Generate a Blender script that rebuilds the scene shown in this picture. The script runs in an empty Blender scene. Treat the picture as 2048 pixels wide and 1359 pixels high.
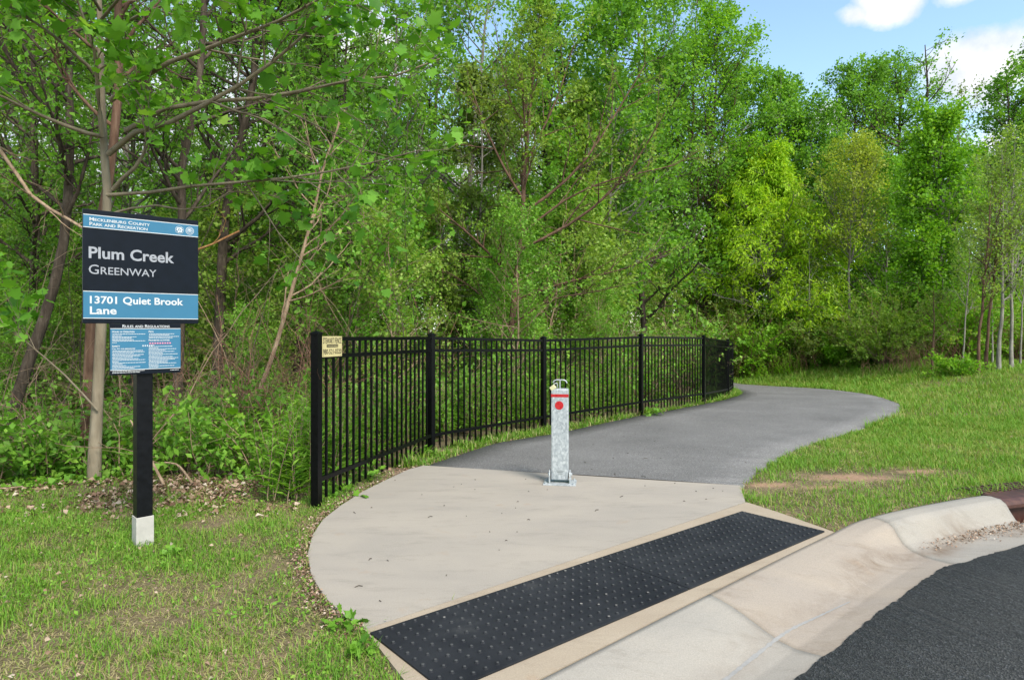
import bpy, bmesh, math, random
import numpy as np
from math import radians, sin, cos, pi
from mathutils import Vector, Matrix

scene = bpy.context.scene
COL = scene.collection
# ------------------------------------------------------------------ camera
FPX, HOR, EYE = 1300.0, 655.0, 1.37          # focal length in photo pixels, horizon row, eye height
cam_d = bpy.data.cameras.new('camera'); cam = bpy.data.objects.new('camera', cam_d); COL.objects.link(cam)
cam.location = (0, 0, EYE); cam.rotation_euler = (radians(90), 0, 0)
cam_d.sensor_width = 36; cam_d.lens = FPX/2048*36; cam_d.shift_y = -(679.5-HOR)/2048
cam_d.clip_start = 0.05; cam_d.clip_end = 3000
scene.camera = cam
# ------------------------------------------------------------------ light
SUN_AZ, SUN_EL = radians(146), radians(48)     # azimuth clockwise from +Y (view direction): behind the camera, to the right
SUN_STRENGTH, SUN_ANGLE, SKY_STRENGTH, EXPOSURE = 2.0, 20.0, 0.15, 1.42
sd = bpy.data.lights.new('sun', 'SUN'); sun = bpy.data.objects.new('sun', sd); COL.objects.link(sun)
sd.energy = SUN_STRENGTH; sd.angle = radians(SUN_ANGLE); sd.color = (1.0, 0.95, 0.86)
sdir = Vector((sin(SUN_AZ)*cos(SUN_EL), cos(SUN_AZ)*cos(SUN_EL), sin(SUN_EL)))
sun.rotation_euler = (-sdir).to_track_quat('-Z', 'Y').to_euler(); sun.location = sdir*60
vs = scene.view_settings
vs.view_transform = 'Standard'; vs.look = 'None'; vs.exposure = EXPOSURE; vs.gamma = 1; vs.use_curve_mapping = False
scene.cycles.max_bounces = 8; scene.cycles.diffuse_bounces = 4; scene.cycles.glossy_bounces = 2
scene.cycles.transmission_bounces = 4; scene.cycles.caustics_reflective = False; scene.cycles.caustics_refractive = False

def N(nt, t, **k):
    n = nt.nodes.new(t)
    for a, b in k.items():
        if a == 'inp':
            for i, v in b.items():
                if isinstance(v, bpy.types.NodeSocket): nt.links.new(v, n.inputs[i])
                else: n.inputs[i].default_value = v
        else: setattr(n, a, b)
    return n
def ramp(nt, fac, stops, interp='LINEAR'):
    r = nt.nodes.new('ShaderNodeValToRGB'); r.color_ramp.interpolation = interp
    el = r.color_ramp.elements
    while len(el) < len(stops): el.new(0.5)
    for e, (p, c) in zip(el, stops):
        e.position = p; e.color = (c, c, c, 1) if not hasattr(c, '__len__') else (*c, 1)
    nt.links.new(fac, r.inputs[0]); return r.outputs[0]
def math_(nt, op, a, b=None, c=None, clamp=False):
    n = nt.nodes.new('ShaderNodeMath'); n.operation = op; n.use_clamp = clamp
    for i, v in enumerate((a, b, c)):
        if v is None: continue
        if isinstance(v, bpy.types.NodeSocket): nt.links.new(v, n.inputs[i])
        else: n.inputs[i].default_value = v
    return n.outputs[0]
def mix(nt, fac, a, b, blend='MIX'):
    n = nt.nodes.new('ShaderNodeMix'); n.data_type = 'RGBA'; n.blend_type = blend
    for i, v in ((0, fac), (6, a), (7, b)):
        if isinstance(v, bpy.types.NodeSocket): nt.links.new(v, n.inputs[i])
        else: n.inputs[i].default_value = v if i == 0 else (*v, 1)
    return n.outputs[2]
def noise(nt, vec, scale, detail=4, rough=0.55, dist=0.0):
    n = nt.nodes.new('ShaderNodeTexNoise'); n.inputs['Scale'].default_value = scale
    n.inputs['Detail'].default_value = detail; n.inputs['Roughness'].default_value = rough; n.inputs['Distortion'].default_value = dist
    if vec is not None: nt.links.new(vec, n.inputs['Vector'])
    return n.outputs['Fac']
def mapping(nt, vec, scale=(1, 1, 1), rot=(0, 0, 0)):
    n = nt.nodes.new('ShaderNodeMapping'); n.inputs['Scale'].default_value = scale; n.inputs['Rotation'].default_value = rot
    nt.links.new(vec, n.inputs['Vector']); return n.outputs[0]

# ------------------------------------------------------------------ sky (Nishita with clouds far away in it)
W = bpy.data.worlds.new('World'); scene.world = W; W.use_nodes = True
nt = W.node_tree; nt.nodes.clear()
out = N(nt, 'ShaderNodeOutputWorld'); bg = N(nt, 'ShaderNodeBackground'); bg.inputs[1].default_value = SKY_STRENGTH
nt.links.new(bg.outputs[0], out.inputs[0])
sk = N(nt, 'ShaderNodeTexSky', sky_type='NISHITA', sun_disc=False, sun_elevation=SUN_EL, sun_rotation=SUN_AZ, altitude=100, air_density=1.0, dust_density=0.6, ozone_density=1.6)
tc = N(nt, 'ShaderNodeTexCoord'); dirv = tc.outputs['Generated']
def sky_dir(x, y): return Vector(((x-1024)/FPX, 1, (HOR-y)/FPX)).normalized()
warp = N(nt, 'ShaderNodeTexNoise', inp={'Vector': dirv, 'Scale': 9.0, 'Detail': 8.0, 'Roughness': 0.62})
cloud = None
# centre (photo px), angular half width and half height (rad), strength
for (px, py, hw, hh, st) in ((2005, 125, .095, .052, 1.0), (1782, -4, .042, .036, .95), (1712, 30, .026, .014, .5), (1930, -14, .034, .016, .75), (1650, 238, .035, .028, .9), (1985, 190, .05, .035, .6), (2330, 60, .14, .1, 1), (2200, 300, .2, .1, .8), (300, 300, .45, .22, .85), (850, 420, .3, .14, .9), (-400, 200, .4, .3, .8), (1350, 480, .25, .12, .8), (700, 120, .16, .09, .6), (1000, 255, .12, .06, .6)):
    c = sky_dir(px, py)
    sub = N(nt, 'ShaderNodeVectorMath', operation='SUBTRACT', inp={0: dirv, 1: c})
    scl = N(nt, 'ShaderNodeVectorMath', operation='MULTIPLY', inp={0: sub.outputs[0], 1: (1/hw, 1/hw, 1/hh)})
    ln = N(nt, 'ShaderNodeVectorMath', operation='LENGTH', inp={0: scl.outputs[0]})
    m = math_(nt, 'MULTIPLY', math_(nt, 'SUBTRACT', 1.05, ln.outputs['Value']), st)
    cloud = m if cloud is None else math_(nt, 'MAXIMUM', cloud, m)
for (v, hw, hh, st) in (((-.2, -.55, .81), .75, .6, 1.0), ((.75, -.3, .6), .4, .35, .9), ((-.85, .1, .5), .4, .35, .9)):     # unseen clouds added overhead and behind the viewer as soft white fill light
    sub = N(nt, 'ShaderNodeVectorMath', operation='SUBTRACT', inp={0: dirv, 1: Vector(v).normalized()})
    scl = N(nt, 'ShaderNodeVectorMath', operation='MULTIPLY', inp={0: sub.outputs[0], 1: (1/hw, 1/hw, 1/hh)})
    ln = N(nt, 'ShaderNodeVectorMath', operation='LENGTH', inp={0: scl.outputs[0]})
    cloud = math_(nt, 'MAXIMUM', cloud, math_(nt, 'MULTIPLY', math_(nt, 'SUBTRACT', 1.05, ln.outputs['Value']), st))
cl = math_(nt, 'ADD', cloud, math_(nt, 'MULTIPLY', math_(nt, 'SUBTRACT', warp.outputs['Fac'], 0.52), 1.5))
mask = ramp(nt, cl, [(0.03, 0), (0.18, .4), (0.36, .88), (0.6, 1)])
lp = noise(nt, dirv, 16, 6, .6)
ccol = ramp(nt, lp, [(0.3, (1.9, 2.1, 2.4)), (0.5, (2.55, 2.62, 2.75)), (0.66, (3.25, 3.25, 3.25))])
skyc = mix(nt, 1.0, sk.outputs[0], (.86, .87, .78), 'MULTIPLY')
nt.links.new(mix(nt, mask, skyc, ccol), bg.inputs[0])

# ------------------------------------------------------------------ materials
def new_mat(name):
    m = bpy.data.materials.new(name); m.use_nodes = True
    nt = m.node_tree; b = nt.nodes['Principled BSDF']
    return m, nt, b
def obj_co(nt): return N(nt, 'ShaderNodeTexCoord').outputs['Object']
def geo_co(nt): return N(nt, 'ShaderNodeNewGeometry').outputs['Position']
def bump(nt, b, h, strength, dist=0.01):
    n = N(nt, 'ShaderNodeBump', inp={'Strength': strength, 'Distance': dist, 'Height': h}); nt.links.new(n.outputs[0], b.inputs['Normal'])
def simple(name, col, rough=0.5, metal=0.0, spec=0.5, var=0.15, scale=25):
    m, nt, b = new_mat(name); co = obj_co(nt)
    f = noise(nt, co, scale, 5, .6)
    nt.links.new(ramp(nt, f, [(0.3, tuple(c*(1-var) for c in col)), (0.7, tuple(min(1, c*(1+var)) for c in col))]), b.inputs['Base Color'])
    nt.links.new(ramp(nt, f, [(0.3, max(0, rough-.08)), (0.7, min(1, rough+.08))]), b.inputs['Roughness'])
    b.inputs['Metallic'].default_value = metal; b.inputs['Specular IOR Level'].default_value = spec
    return m
def concrete(name, base, tan, dark):
    m, nt, b = new_mat(name); co = geo_co(nt)
    big = noise(nt, mapping(nt, co, (1, 2.2, 1), (0, 0, .5)), 1.1, 6, .62, .4)
    c1 = mix(nt, ramp(nt, big, [(0.36, 0), (0.66, 1)]), base, tan)
    st = noise(nt, mapping(nt, co, (1.2, 4, 1), (0, 0, -.62)), 2.1, 8, .78, .25)
    c2 = mix(nt, ramp(nt, st, [(0.52, 0), (0.76, .7)]), c1, dark)
    rust = noise(nt, co, 3.1, 5, .6, .3)
    c2 = mix(nt, ramp(nt, rust, [(0.64, 0), (0.8, .5)]), c2, (.36, .22, .12))
    fine = noise(nt, co, 160, 4, .7)
    c3 = mix(nt, .55, c2, ramp(nt, fine, [(0.25, .42), (0.75, 1.0)]), 'MULTIPLY')
    vor = N(nt, 'ShaderNodeTexVoronoi', inp={'Vector': co, 'Scale': 42.0, 'Randomness': 1.0})
    spk = ramp(nt, vor.outputs['Distance'], [(0.0, .8), (0.055, 0)])
    gate = ramp(nt, noise(nt, co, 6, 3), [(0.52, 0), (0.6, 1)])
    c4 = mix(nt, math_(nt, 'MULTIPLY', spk, gate), c3, (.09, .08, .07))
    at = N(nt, 'ShaderNodeAttribute', attribute_name='tint')
    gr = math_(nt, 'MULTIPLY', at.outputs['Fac'], ramp(nt, noise(nt, co, 4.5, 7, .72, .6), [(0.36, 0), (0.66, 1)]))
    c4 = mix(nt, gr, c4, (.15, .105, .07))
    nt.links.new(c4, b.inputs['Base Color']); b.inputs['Roughness'].default_value = .88; b.inputs['Specular IOR Level'].default_value = .25
    bump(nt, b, math_(nt, 'ADD', noise(nt, co, 260, 3, .7), math_(nt, 'MULTIPLY', big, 1.4)), .28, .004)
    return m
def asphalt(name, lo, hi, scale, spark=.28, dust=None):
    m, nt, b = new_mat(name); co = geo_co(nt)
    vor = N(nt, 'ShaderNodeTexVoronoi', inp={'Vector': co, 'Scale': scale, 'Randomness': 1.0})
    sepc = N(nt, 'ShaderNodeSeparateColor', inp={0: vor.outputs['Color']})
    c = ramp(nt, sepc.outputs[0], [(0.0, lo), (0.7, hi), (0.93, tuple(min(1, x*1.25) for x in hi)), (1.0, (spark,)*3)])
    big = noise(nt, co, .8, 6, .65)
    c = mix(nt, 1, c, ramp(nt, big, [(0.3, .78), (0.7, 1.15)]), 'MULTIPLY')
    streak = noise(nt, mapping(nt, co, (.5, 3.5, 1), (0, 0, -.75)), 1.4, 5, .65, .5)
    c = mix(nt, ramp(nt, streak, [(0.56, 0), (0.75, .4)]), c, lo)
    if dust: c = mix(nt, ramp(nt, noise(nt, co, 2.2, 5, .7), [(0.5, 0), (0.8, .5)]), c, dust)
    nt.links.new(c, b.inputs['Base Color']); b.inputs['Roughness'].default_value = .85; b.inputs['Specular IOR Level'].default_value = .35
    bump(nt, b, vor.outputs['Distance'], .55, .006)
    return m
M = {}
M['slab'] = concrete('apron_concrete', (0.355, 0.317, 0.2733), (0.4033, 0.3563, 0.3007), (0.242, 0.2154, 0.1835))
M['border'] = concrete('border_concrete', (0.3793, 0.3071, 0.2282), (0.4268, 0.3519, 0.2653), (0.2709, 0.2175, 0.1604))
M['kerb'] = concrete('kerb_concrete', (0.3383, 0.2914, 0.246), (0.376, 0.3185, 0.258), (0.2255, 0.1743, 0.129))
M['kerb_grey'] = concrete('kerb_concrete_grey', (0.3282, 0.305, 0.2699), (0.3675, 0.3339, 0.2886), (0.2232, 0.1927, 0.1569))
M['path'] = asphalt('path_asphalt', (0.09408, 0.09025, 0.0874), (0.1747, 0.1672, 0.1615), 170, .36)
M['road'] = asphalt('road_asphalt', (0.03726, 0.03639, 0.03522), (0.09315, 0.09007, 0.08419), 135, .16, (0.1398, 0.1292, 0.1117))
M['black_metal'] = simple('black_painted_metal', (.0024, .0024, .0029), .34, 0, .14, .3, 40)
M['post_black'] = simple('post_black', (.0042, .0046, .006), .42, 0, .15, .3, 30)
M['post_white'] = simple('post_sleeve_white', (0.4129, 0.3863, 0.353), .7, 0, .3, .12, 14)
M['navy'] = simple('sign_navy', (0.00342, 0.00612, 0.01152), .5, 0, .15, .2, 18)
M['blue'] = simple('sign_blue', (0.03996, 0.1523, 0.2527), .5, 0, .2, .05, 6)
M['letter'] = simple('letter_grey', (0.2877, 0.2973, 0.3253), .5, 0, .4, .06, 30)
M['letter_white'] = simple('letter_white', (0.5328, 0.5461, 0.5594), .5, 0, .4, .04, 30)
M['icon_red'] = simple('icon_red', (.50, .05, .16), .5)
M['red'] = simple('reflector_red', (0.407, 0.00864, 0.01296), .3, 0, .6, .1, 12)
M['cream'] = simple('cream_sign', (0.5195, 0.4396, 0.2131), .5, 0, .4, .08, 12)
M['ink'] = simple('black_ink', (.02, .016, .01), .6)
M['label'] = simple('label_plate', (0.4129, 0.4396, 0.4529), .4, .3)
M['lock'] = simple('padlock_cream', (0.5328, 0.5032, 0.296), .45, 0, .5, .12, 60)
M['chalk'] = simple('chalk_paint', (0.2558, 0.2494, 0.2398), .9, 0, .2, .1, 60)
def galv():
    m, nt, b = new_mat('galvanised_steel'); co = obj_co(nt)
    v = N(nt, 'ShaderNodeTexVoronoi', inp={'Vector': mapping(nt, co, (1, 1, .6)), 'Scale': 75.0})
    s = N(nt, 'ShaderNodeSeparateColor', inp={0: v.outputs['Color']})
    n = noise(nt, co, 18, 6, .7, .6)
    f = math_(nt, 'ADD', math_(nt, 'MULTIPLY', s.outputs[0], .45), math_(nt, 'MULTIPLY', n, .75))
    nt.links.new(ramp(nt, f, [(0.25, (.24, .265, .28)), (0.55, (.35, .375, .39)), (0.85, (.50, .52, .53))]), b.inputs['Base Color'])
    nt.links.new(ramp(nt, f, [(0.3, .62), (0.8, .42)]), b.inputs['Roughness'])
    b.inputs['Metallic'].default_value = .25
    return m
M['galv'] = galv()
def rust():
    m, nt, b = new_mat('rusty_cast_iron'); co = geo_co(nt)
    f = noise(nt, co, 9, 8, .7, .4)
    nt.links.new(ramp(nt, f, [(0.3, (.030, .012, .009)), (0.5, (.070, .026, .018)), (0.68, (.115, .050, .032)), (0.8, (.085, .055, .050))]), b.inputs['Base Color'])
    b.inputs['Roughness'].default_value = .55; b.inputs['Metallic'].default_value = .2
    bump(nt, b, noise(nt, co, 90, 4), .25, .004); return m
M['rust'] = rust()
def tactile():
    m, nt, b = new_mat('tactile_black_rubber'); co = geo_co(nt)
    w = N(nt, 'ShaderNodeTexWave', inp={'Vector': mapping(nt, co, (1, 1, 1), (0, 0, -.687)), 'Scale': 34.0, 'Distortion': 0.6})
    w.bands_direction = 'Y'
    n = noise(nt, co, 2.3, 7, .7, .3)
    c = ramp(nt, n, [(0.35, (.010, .011, .014)), (0.6, (.022, .0235, .027)), (0.78, (.055, .055, .055))])
    sc = noise(nt, mapping(nt, co, (1, 6, 1), (0, 0, 1.1)), 9, 6, .75, 1.5)
    c = mix(nt, ramp(nt, sc, [(0.66, 0), (0.78, .45)]), c, (.16, .155, .15))
    nt.links.new(c, b.inputs['Base Color']); b.inputs['Roughness'].default_value = .7; b.inputs['Specular IOR Level'].default_value = .22
    bump(nt, b, w.outputs['Fac'], .3, .004); return m
M['tactile'] = tactile()
M['dome_tip'] = simple('dome_tip', (.060, .060, .060), .55, 0, .4, .3, 300)
M['dome_worn'] = simple('worn_dome_tip', (.19, .18, .165), .7, 0, .2, .6, 300)
def bark(name, c0, c1, c2, sx=14, rough=.9):
    m, nt, b = new_mat(name); co = geo_co(nt)
    f = noise(nt, mapping(nt, co, (1, 1, .22)), sx, 7, .68, .5)
    g = noise(nt, co, 2.2, 4, .6)
    c = ramp(nt, f, [(0.3, c0), (0.52, c1), (0.72, c2)])
    c = mix(nt, 1, c, ramp(nt, g, [(0.3, .7), (0.7, 1.15)]), 'MULTIPLY')
    nt.links.new(c, b.inputs['Base Color']); b.inputs['Roughness'].default_value = rough; b.inputs['Specular IOR Level'].default_value = .15
    bump(nt, b, f, .9, .02); return m
M['bark_pale'] = bark('bark_pale_tan', (0.156, 0.1216, 0.0851), (0.234, 0.19, 0.1332), (0.2964, 0.2508, 0.185), 9)
M['bark_red'] = bark('bark_flaking_brown', (0.069, 0.03867, 0.02655), (0.1446, 0.0831, 0.05657), (0.2136, 0.1426, 0.1027), 16)
M['bark_dark'] = bark('bark_dark_brown', (.028, .021, .016), (.072, .054, .040), (.14, .11, .085), 18)
M['bark_grey'] = bark('bark_grey', (0.108, 0.095, 0.081), (0.23, 0.203, 0.176), (0.365, 0.331, 0.29), 16)
M['bark_white'] = bark('bark_pale_grey', (0.16, 0.1443, 0.1216), (0.272, 0.2496, 0.2128), (0.376, 0.351, 0.3116), 12)
M['twig_tan'] = bark('twig_tan', (0.163, 0.106, 0.069), (0.325, 0.225, 0.15), (0.475, 0.362, 0.25), 30)
M['twig_orange'] = bark('twig_orange', (0.144, 0.062, 0.026), (0.228, 0.1116, 0.0455), (0.3, 0.1736, 0.0845), 30)
M['twig_red'] = bark('twig_reddish', (0.135, 0.0675, 0.04725), (0.27, 0.1418, 0.0945), (0.405, 0.243, 0.162), 30)
def leaf(name, cols, trans=.5, rough=.5, spec=.25):
    m, nt, b = new_mat(name)
    a = N(nt, 'ShaderNodeAttribute', attribute_name='tint'); k = len(cols)
    c = ramp(nt, a.outputs['Fac'], [(i/(k-1), x) for i, x in enumerate(cols)])
    nt.links.new(c, b.inputs['Base Color']); b.inputs['Roughness'].default_value = rough; b.inputs['Specular IOR Level'].default_value = spec
    tr = N(nt, 'ShaderNodeBsdfTranslucent'); tcol = mix(nt, 1, c, (1.15, 1.12, .5), 'MULTIPLY'); nt.links.new(tcol, tr.inputs[0])
    mx = N(nt, 'ShaderNodeMixShader', inp={0: trans, 1: b.outputs[0], 2: tr.outputs[0]})
    nt.links.new(mx.outputs[0], nt.nodes['Material Output'].inputs[0]); return m
M['leaf_syc'] = leaf('leaf_sycamore', [(0.06336, 0.1918, 0.01863), (0.1373, 0.3384, 0.03105), (0.2218, 0.4625, 0.05692), (0.3379, 0.5302, 0.09315)])
M['leaf_mid'] = leaf('leaf_mid_green', [(0.0792, 0.1938, 0.0207), (0.1373, 0.3192, 0.03105), (0.2112, 0.4332, 0.04657), (0.3168, 0.5244, 0.0828)])
M['leaf_deep'] = leaf('leaf_deep_green', [(0.06, 0.15, 0.0207), (0.114, 0.246, 0.0322), (0.174, 0.342, 0.046), (0.264, 0.432, 0.07475)])
M['leaf_bright'] = leaf('leaf_bright_green', [(.11, .26, .015), (.17, .39, .025), (.25, .48, .035), (.36, .56, .06)])
M['leaf_lime'] = leaf('leaf_lime_green', [(.14, .25, .035), (.22, .36, .05), (.30, .44, .075), (.39, .50, .12)])
M['leaf_yellow'] = leaf('leaf_yellow_green', [(0.216, 0.3172, 0.034), (0.324, 0.427, 0.051), (0.4212, 0.5002, 0.068), (0.4968, 0.549, 0.1105)])
M['leaf_maple'] = leaf('leaf_maple', [(.20, .40, .015), (.31, .54, .022), (.42, .62, .03), (.54, .68, .05)], .5)
M['leaf_olive'] = leaf('leaf_olive', [(.085, .14, .028), (.15, .225, .046), (.22, .30, .075), (.29, .36, .125)])
M['grass'] = leaf('grass_blades', [(0.5025, 0.4316, 0.2455), (0.4332, 0.3857, 0.1742), (0.2686, 0.3306, 0.0594), (0.156, 0.3306, 0.03168), (0.1126, 0.2663, 0.02218), (0.2513, 0.4225, 0.04752)], .38, .55)
M['weed'] = leaf('weed_leaves', [(0.0825, 0.209, 0.022), (0.143, 0.319, 0.033), (0.22, 0.418, 0.0495), (0.319, 0.495, 0.077)], .42)
M['litter'] = leaf('dead_leaves', [(.12, .07, .045), (.25, .155, .105), (.42, .30, .22), (.55, .46, .38)], .12, .8, .1)
M['petal'] = leaf('white_petals', [(.75, .77, .72), (.85, .86, .82)], .3, .6)
def soil():
    m, nt, b = new_mat('soil'); co = geo_co(nt)
    f = noise(nt, co, 1.3, 7, .68, .4); g = noise(nt, co, 38, 5, .7)
    c = ramp(nt, f, [(0.3, (.085, .075, .04)), (0.48, (.16, .13, .075)), (0.62, (.235, .175, .11)), (0.78, (.31, .21, .14))])
    c = mix(nt, .8, c, ramp(nt, g, [(0.25, .35), (0.7, 1.15)]), 'MULTIPLY')
    pos = co
    for (x, y, a, b2) in ((3.15, 6.02, .62, .30), (14.8, 16.3, 1.3, .5), (4.2, 5.45, .3, .14), (2.25, 5.75, .40, .16), (3.9, 6.25, .34, .16), (2.75, 5.62, .30, .11)):   # bare red clay
        v = N(nt, 'ShaderNodeVectorMath', operation='SUBTRACT', inp={0: pos, 1: (x, y, 0)}); v = N(nt, 'ShaderNodeVectorMath', operation='MULTIPLY', inp={0: v.outputs[0], 1: (1/a, 1/b2, 0)})
        l = N(nt, 'ShaderNodeVectorMath', operation='LENGTH', inp={0: v.outputs[0]})
        mk = ramp(nt, math_(nt, 'SUBTRACT', math_(nt, 'ADD', l.outputs['Value'], math_(nt, 'MULTIPLY', noise(nt, co, 6, 6, .7), 1.7)), .85), [(0.25, 1), (0.85, 0)])
        c = mix(nt, mk, c, ramp(nt, g, [(0.3, (.24, .15, .095)), (0.7, (.40, .26, .175))]))
    nt.links.new(c, b.inputs['Base Color']); b.inputs['Roughness'].default_value = .95; b.inputs['Specular IOR Level'].default_value = .1
    bump(nt, b, g, .6, .02); return m
M['soil'] = soil()

# ------------------------------------------------------------------ mesh helpers
def link(name, me, parent=None, loc=None, rot=None):
    o = bpy.data.objects.new(name, me); COL.objects.link(o)
    if parent is not None: o.parent = parent
    if loc is not None: o.location = loc
    if rot is not None: o.rotation_euler = rot
    return o
def tag(o, label=None, cat=None, group=None, kind=None):
    for k, v in (('label', label), ('category', cat), ('group', group), ('kind', kind)):
        if v: o[k] = v
    return o
def thing(name, label, cat, loc=(0, 0, 0), rz=0, group=None):
    o = bpy.data.objects.new(name, None); COL.objects.link(o); o.empty_display_size = .1
    o.location = loc; o.rotation_euler = (0, 0, rz); return tag(o, label, cat, group)
def tri_mesh(name, V, T, mats, tint=None, midx=None, smooth=False):
    me = bpy.data.meshes.new(name); V = np.asarray(V, np.float32).reshape(-1, 3); T = np.asarray(T, np.int32).reshape(-1, 3)
    me.vertices.add(len(V)); me.vertices.foreach_set('co', V.ravel())
    me.loops.add(T.size); me.loops.foreach_set('vertex_index', T.ravel())
    me.polygons.add(len(T)); me.polygons.foreach_set('loop_start', np.arange(0, T.size, 3, dtype=np.int32))
    if smooth: me.polygons.foreach_set('use_smooth', np.ones(len(T), bool))
    for m in (mats if isinstance(mats, (list, tuple)) else [mats]): me.materials.append(m)
    if midx is not None: me.polygons.foreach_set('material_index', np.asarray(midx, np.int32))
    if tint is not None:
        a = me.attributes.new('tint', 'FLOAT', 'POINT'); a.data.foreach_set('value', np.asarray(tint, np.float32))
    me.update(calc_edges=True); me.validate(); return me
class MB:                                     # collects simple solids into ONE mesh
    def __init__(s): s.bm = bmesh.new(); s.mi = 0
    def _set(s, fs):
        for f in fs: f.material_index = s.mi
    def box(s, c, d, rot=None, bevel=0):
        r = bmesh.ops.create_cube(s.bm, size=1.0); vs = r['verts']
        bmesh.ops.scale(s.bm, vec=d, verts=vs)
        if bevel:
            es = list({e for v in vs for e in v.link_edges})
            rb = bmesh.ops.bevel(s.bm, geom=es, offset=bevel, segments=2, affect='EDGES', profile=.6)
            vs = list({v for f in rb['faces'] for v in f.verts} | {v for v in vs if v.is_valid})
        if rot is not None: bmesh.ops.rotate(s.bm, cent=(0, 0, 0), matrix=rot, verts=vs)
        bmesh.ops.translate(s.bm, vec=c, verts=vs); s._set({f for v in vs for f in v.link_faces}); return vs
    def cyl(s, p0, p1, r0, r1=None, seg=12, caps=True):
        p0, p1 = Vector(p0), Vector(p1); r1 = r0 if r1 is None else r1; d = p1-p0
        r = bmesh.ops.create_cone(s.bm, cap_ends=caps, segments=seg, radius1=r0, radius2=r1, depth=d.length); vs = r['verts']
        bmesh.ops.rotate(s.bm, cent=(0, 0, 0), matrix=d.to_track_quat('Z', 'Y').to_matrix(), verts=vs)
        bmesh.ops.translate(s.bm, vec=(p0+p1)/2, verts=vs); s._set({f for v in vs for f in v.link_faces}); return vs
    def tube(s, pts, r, seg=10):
        pts = [Vector(p) for p in pts]; rings = []
        for i, p in enumerate(pts):
            t = (pts[min(i+1, len(pts)-1)]-pts[max(i-1, 0)]).normalized()
            a = t.cross(Vector((0.13, .99, .05))).normalized(); b = t.cross(a)
            rings.append([s.bm.verts.new(p+a*r*cos(2*pi*k/seg)+b*r*sin(2*pi*k/seg)) for k in range(seg)])
        fs = []
        for A, B in zip(rings, rings[1:]):
            for k in range(seg): fs.append(s.bm.faces.new((A[k], A[(k+1) % seg], B[(k+1) % seg], B[k])))
        fs.append(s.bm.faces.new(rings[0][::-1])); fs.append(s.bm.faces.new(rings[-1])); s._set(fs)
    def prism(s, pts, z0, z1):                # polygon (x,y) extruded in z
        lo = [s.bm.verts.new((x, y, z0)) for x, y in pts]; hi = [s.bm.verts.new((x, y, z1)) for x, y in pts]; n = len(pts)
        fs = [s.bm.faces.new(hi), s.bm.faces.new(lo[::-1])]+[s.bm.faces.new((lo[i], lo[(i+1) % n], hi[(i+1) % n], hi[i])) for i in range(n)]
        s._set(fs); return hi
    def build(s, name, mats, parent=None, loc=None, rot=None, smooth=False):
        bmesh.ops.recalc_face_normals(s.bm, faces=s.bm.faces)
        me = bpy.data.meshes.new(name); s.bm.to_mesh(me); s.bm.free()
        for m in (mats if isinstance(mats, (list, tuple)) else [mats]): me.materials.append(m)
        if smooth:
            for p in me.polygons: p.use_smooth = True
        return link(name, me, parent, loc, rot)
def text_mesh(name, body, mat, parent, x, z, height, width=None, y=-.001, bold=0.0, align='LEFT', spacing=1.0, smallcaps=None):
    cu = bpy.data.curves.new('txt', 'FONT'); cu.body = body; cu.size = 1; cu.extrude = .012; cu.offset = bold; cu.align_x = 'LEFT'; cu.space_character = spacing
    if smallcaps:
        cu.small_caps_scale = smallcaps
        for ch, cf in zip(body, cu.body_format): cf.use_small_caps = ch.islower()
    cu.resolution_u = 3
    o = bpy.data.objects.new('txt', cu); COL.objects.link(o); dg = bpy.context.evaluated_depsgraph_get()
    me = bpy.data.meshes.new_from_object(o.evaluated_get(dg)); bpy.data.objects.remove(o); bpy.data.curves.remove(cu)
    n = len(me.vertices); V = np.empty(n*3, np.float32); me.vertices.foreach_get('co', V); V = V.reshape(-1, 3)
    sy = height/.70; w = V[:, 0].max()-V[:, 0].min(); sx = sy if width is None else width/w
    x0 = V[:, 0].min(); X = (V[:, 0]-x0)*sx
    if align == 'CENTER': X -= w*sx/2
    if align == 'RIGHT': X -= w*sx
    P = np.stack([x+X, np.full(n, y)-V[:, 2]*.05, z+V[:, 1]*sy], 1)
    me.vertices.foreach_set('co', P.ravel().astype(np.float32)); me.materials.clear(); me.materials.append(mat); me.update(); me.name = name
    return link(name, me, parent)
def px(x, y, Y): return np.array([(x-1024)/FPX*Y, Y, EYE-(y-HOR)/FPX*Y])
def catmull(pts, n):
    P = np.asarray(pts, float); P = np.vstack([2*P[0]-P[1], P, 2*P[-1]-P[-2]]); k = len(P)-3
    t = np.linspace(0, k-1e-6, n); i = t.astype(int); f = (t-i)[:, None]
    a, b, c, d = P[i], P[i+1], P[i+2], P[i+3]
    return .5*(2*b+(c-a)*f+(2*a-5*b+4*c-d)*f**2+(3*b-a-3*c+d)*f**3)
def smooth(a, b, x): t = np.clip((x-a)/(b-a), 0, 1); return t*t*(3-2*t)
def vnoise(x, y, s, seed=0):                  # value noise in 0..1
    x = np.asarray(x)*s+seed*17.3; y = np.asarray(y)*s+seed*9.1
    xi, yi = np.floor(x), np.floor(y); fx, fy = x-xi, y-yi; fx = fx*fx*(3-2*fx); fy = fy*fy*(3-2*fy)
    h = lambda a, b: np.modf(np.abs(np.sin(a*127.1+b*311.7+seed*74.7)*43758.5453))[0]
    return (h(xi, yi)*(1-fx)+h(xi+1, yi)*fx)*(1-fy)+(h(xi, yi+1)*(1-fx)+h(xi+1, yi+1)*fx)*fy
def fbm(x, y, s, seed=0): return .5*vnoise(x, y, s, seed)+.3*vnoise(x, y, s*2.3, seed+1)+.2*vnoise(x, y, s*5.1, seed+2)
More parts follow.
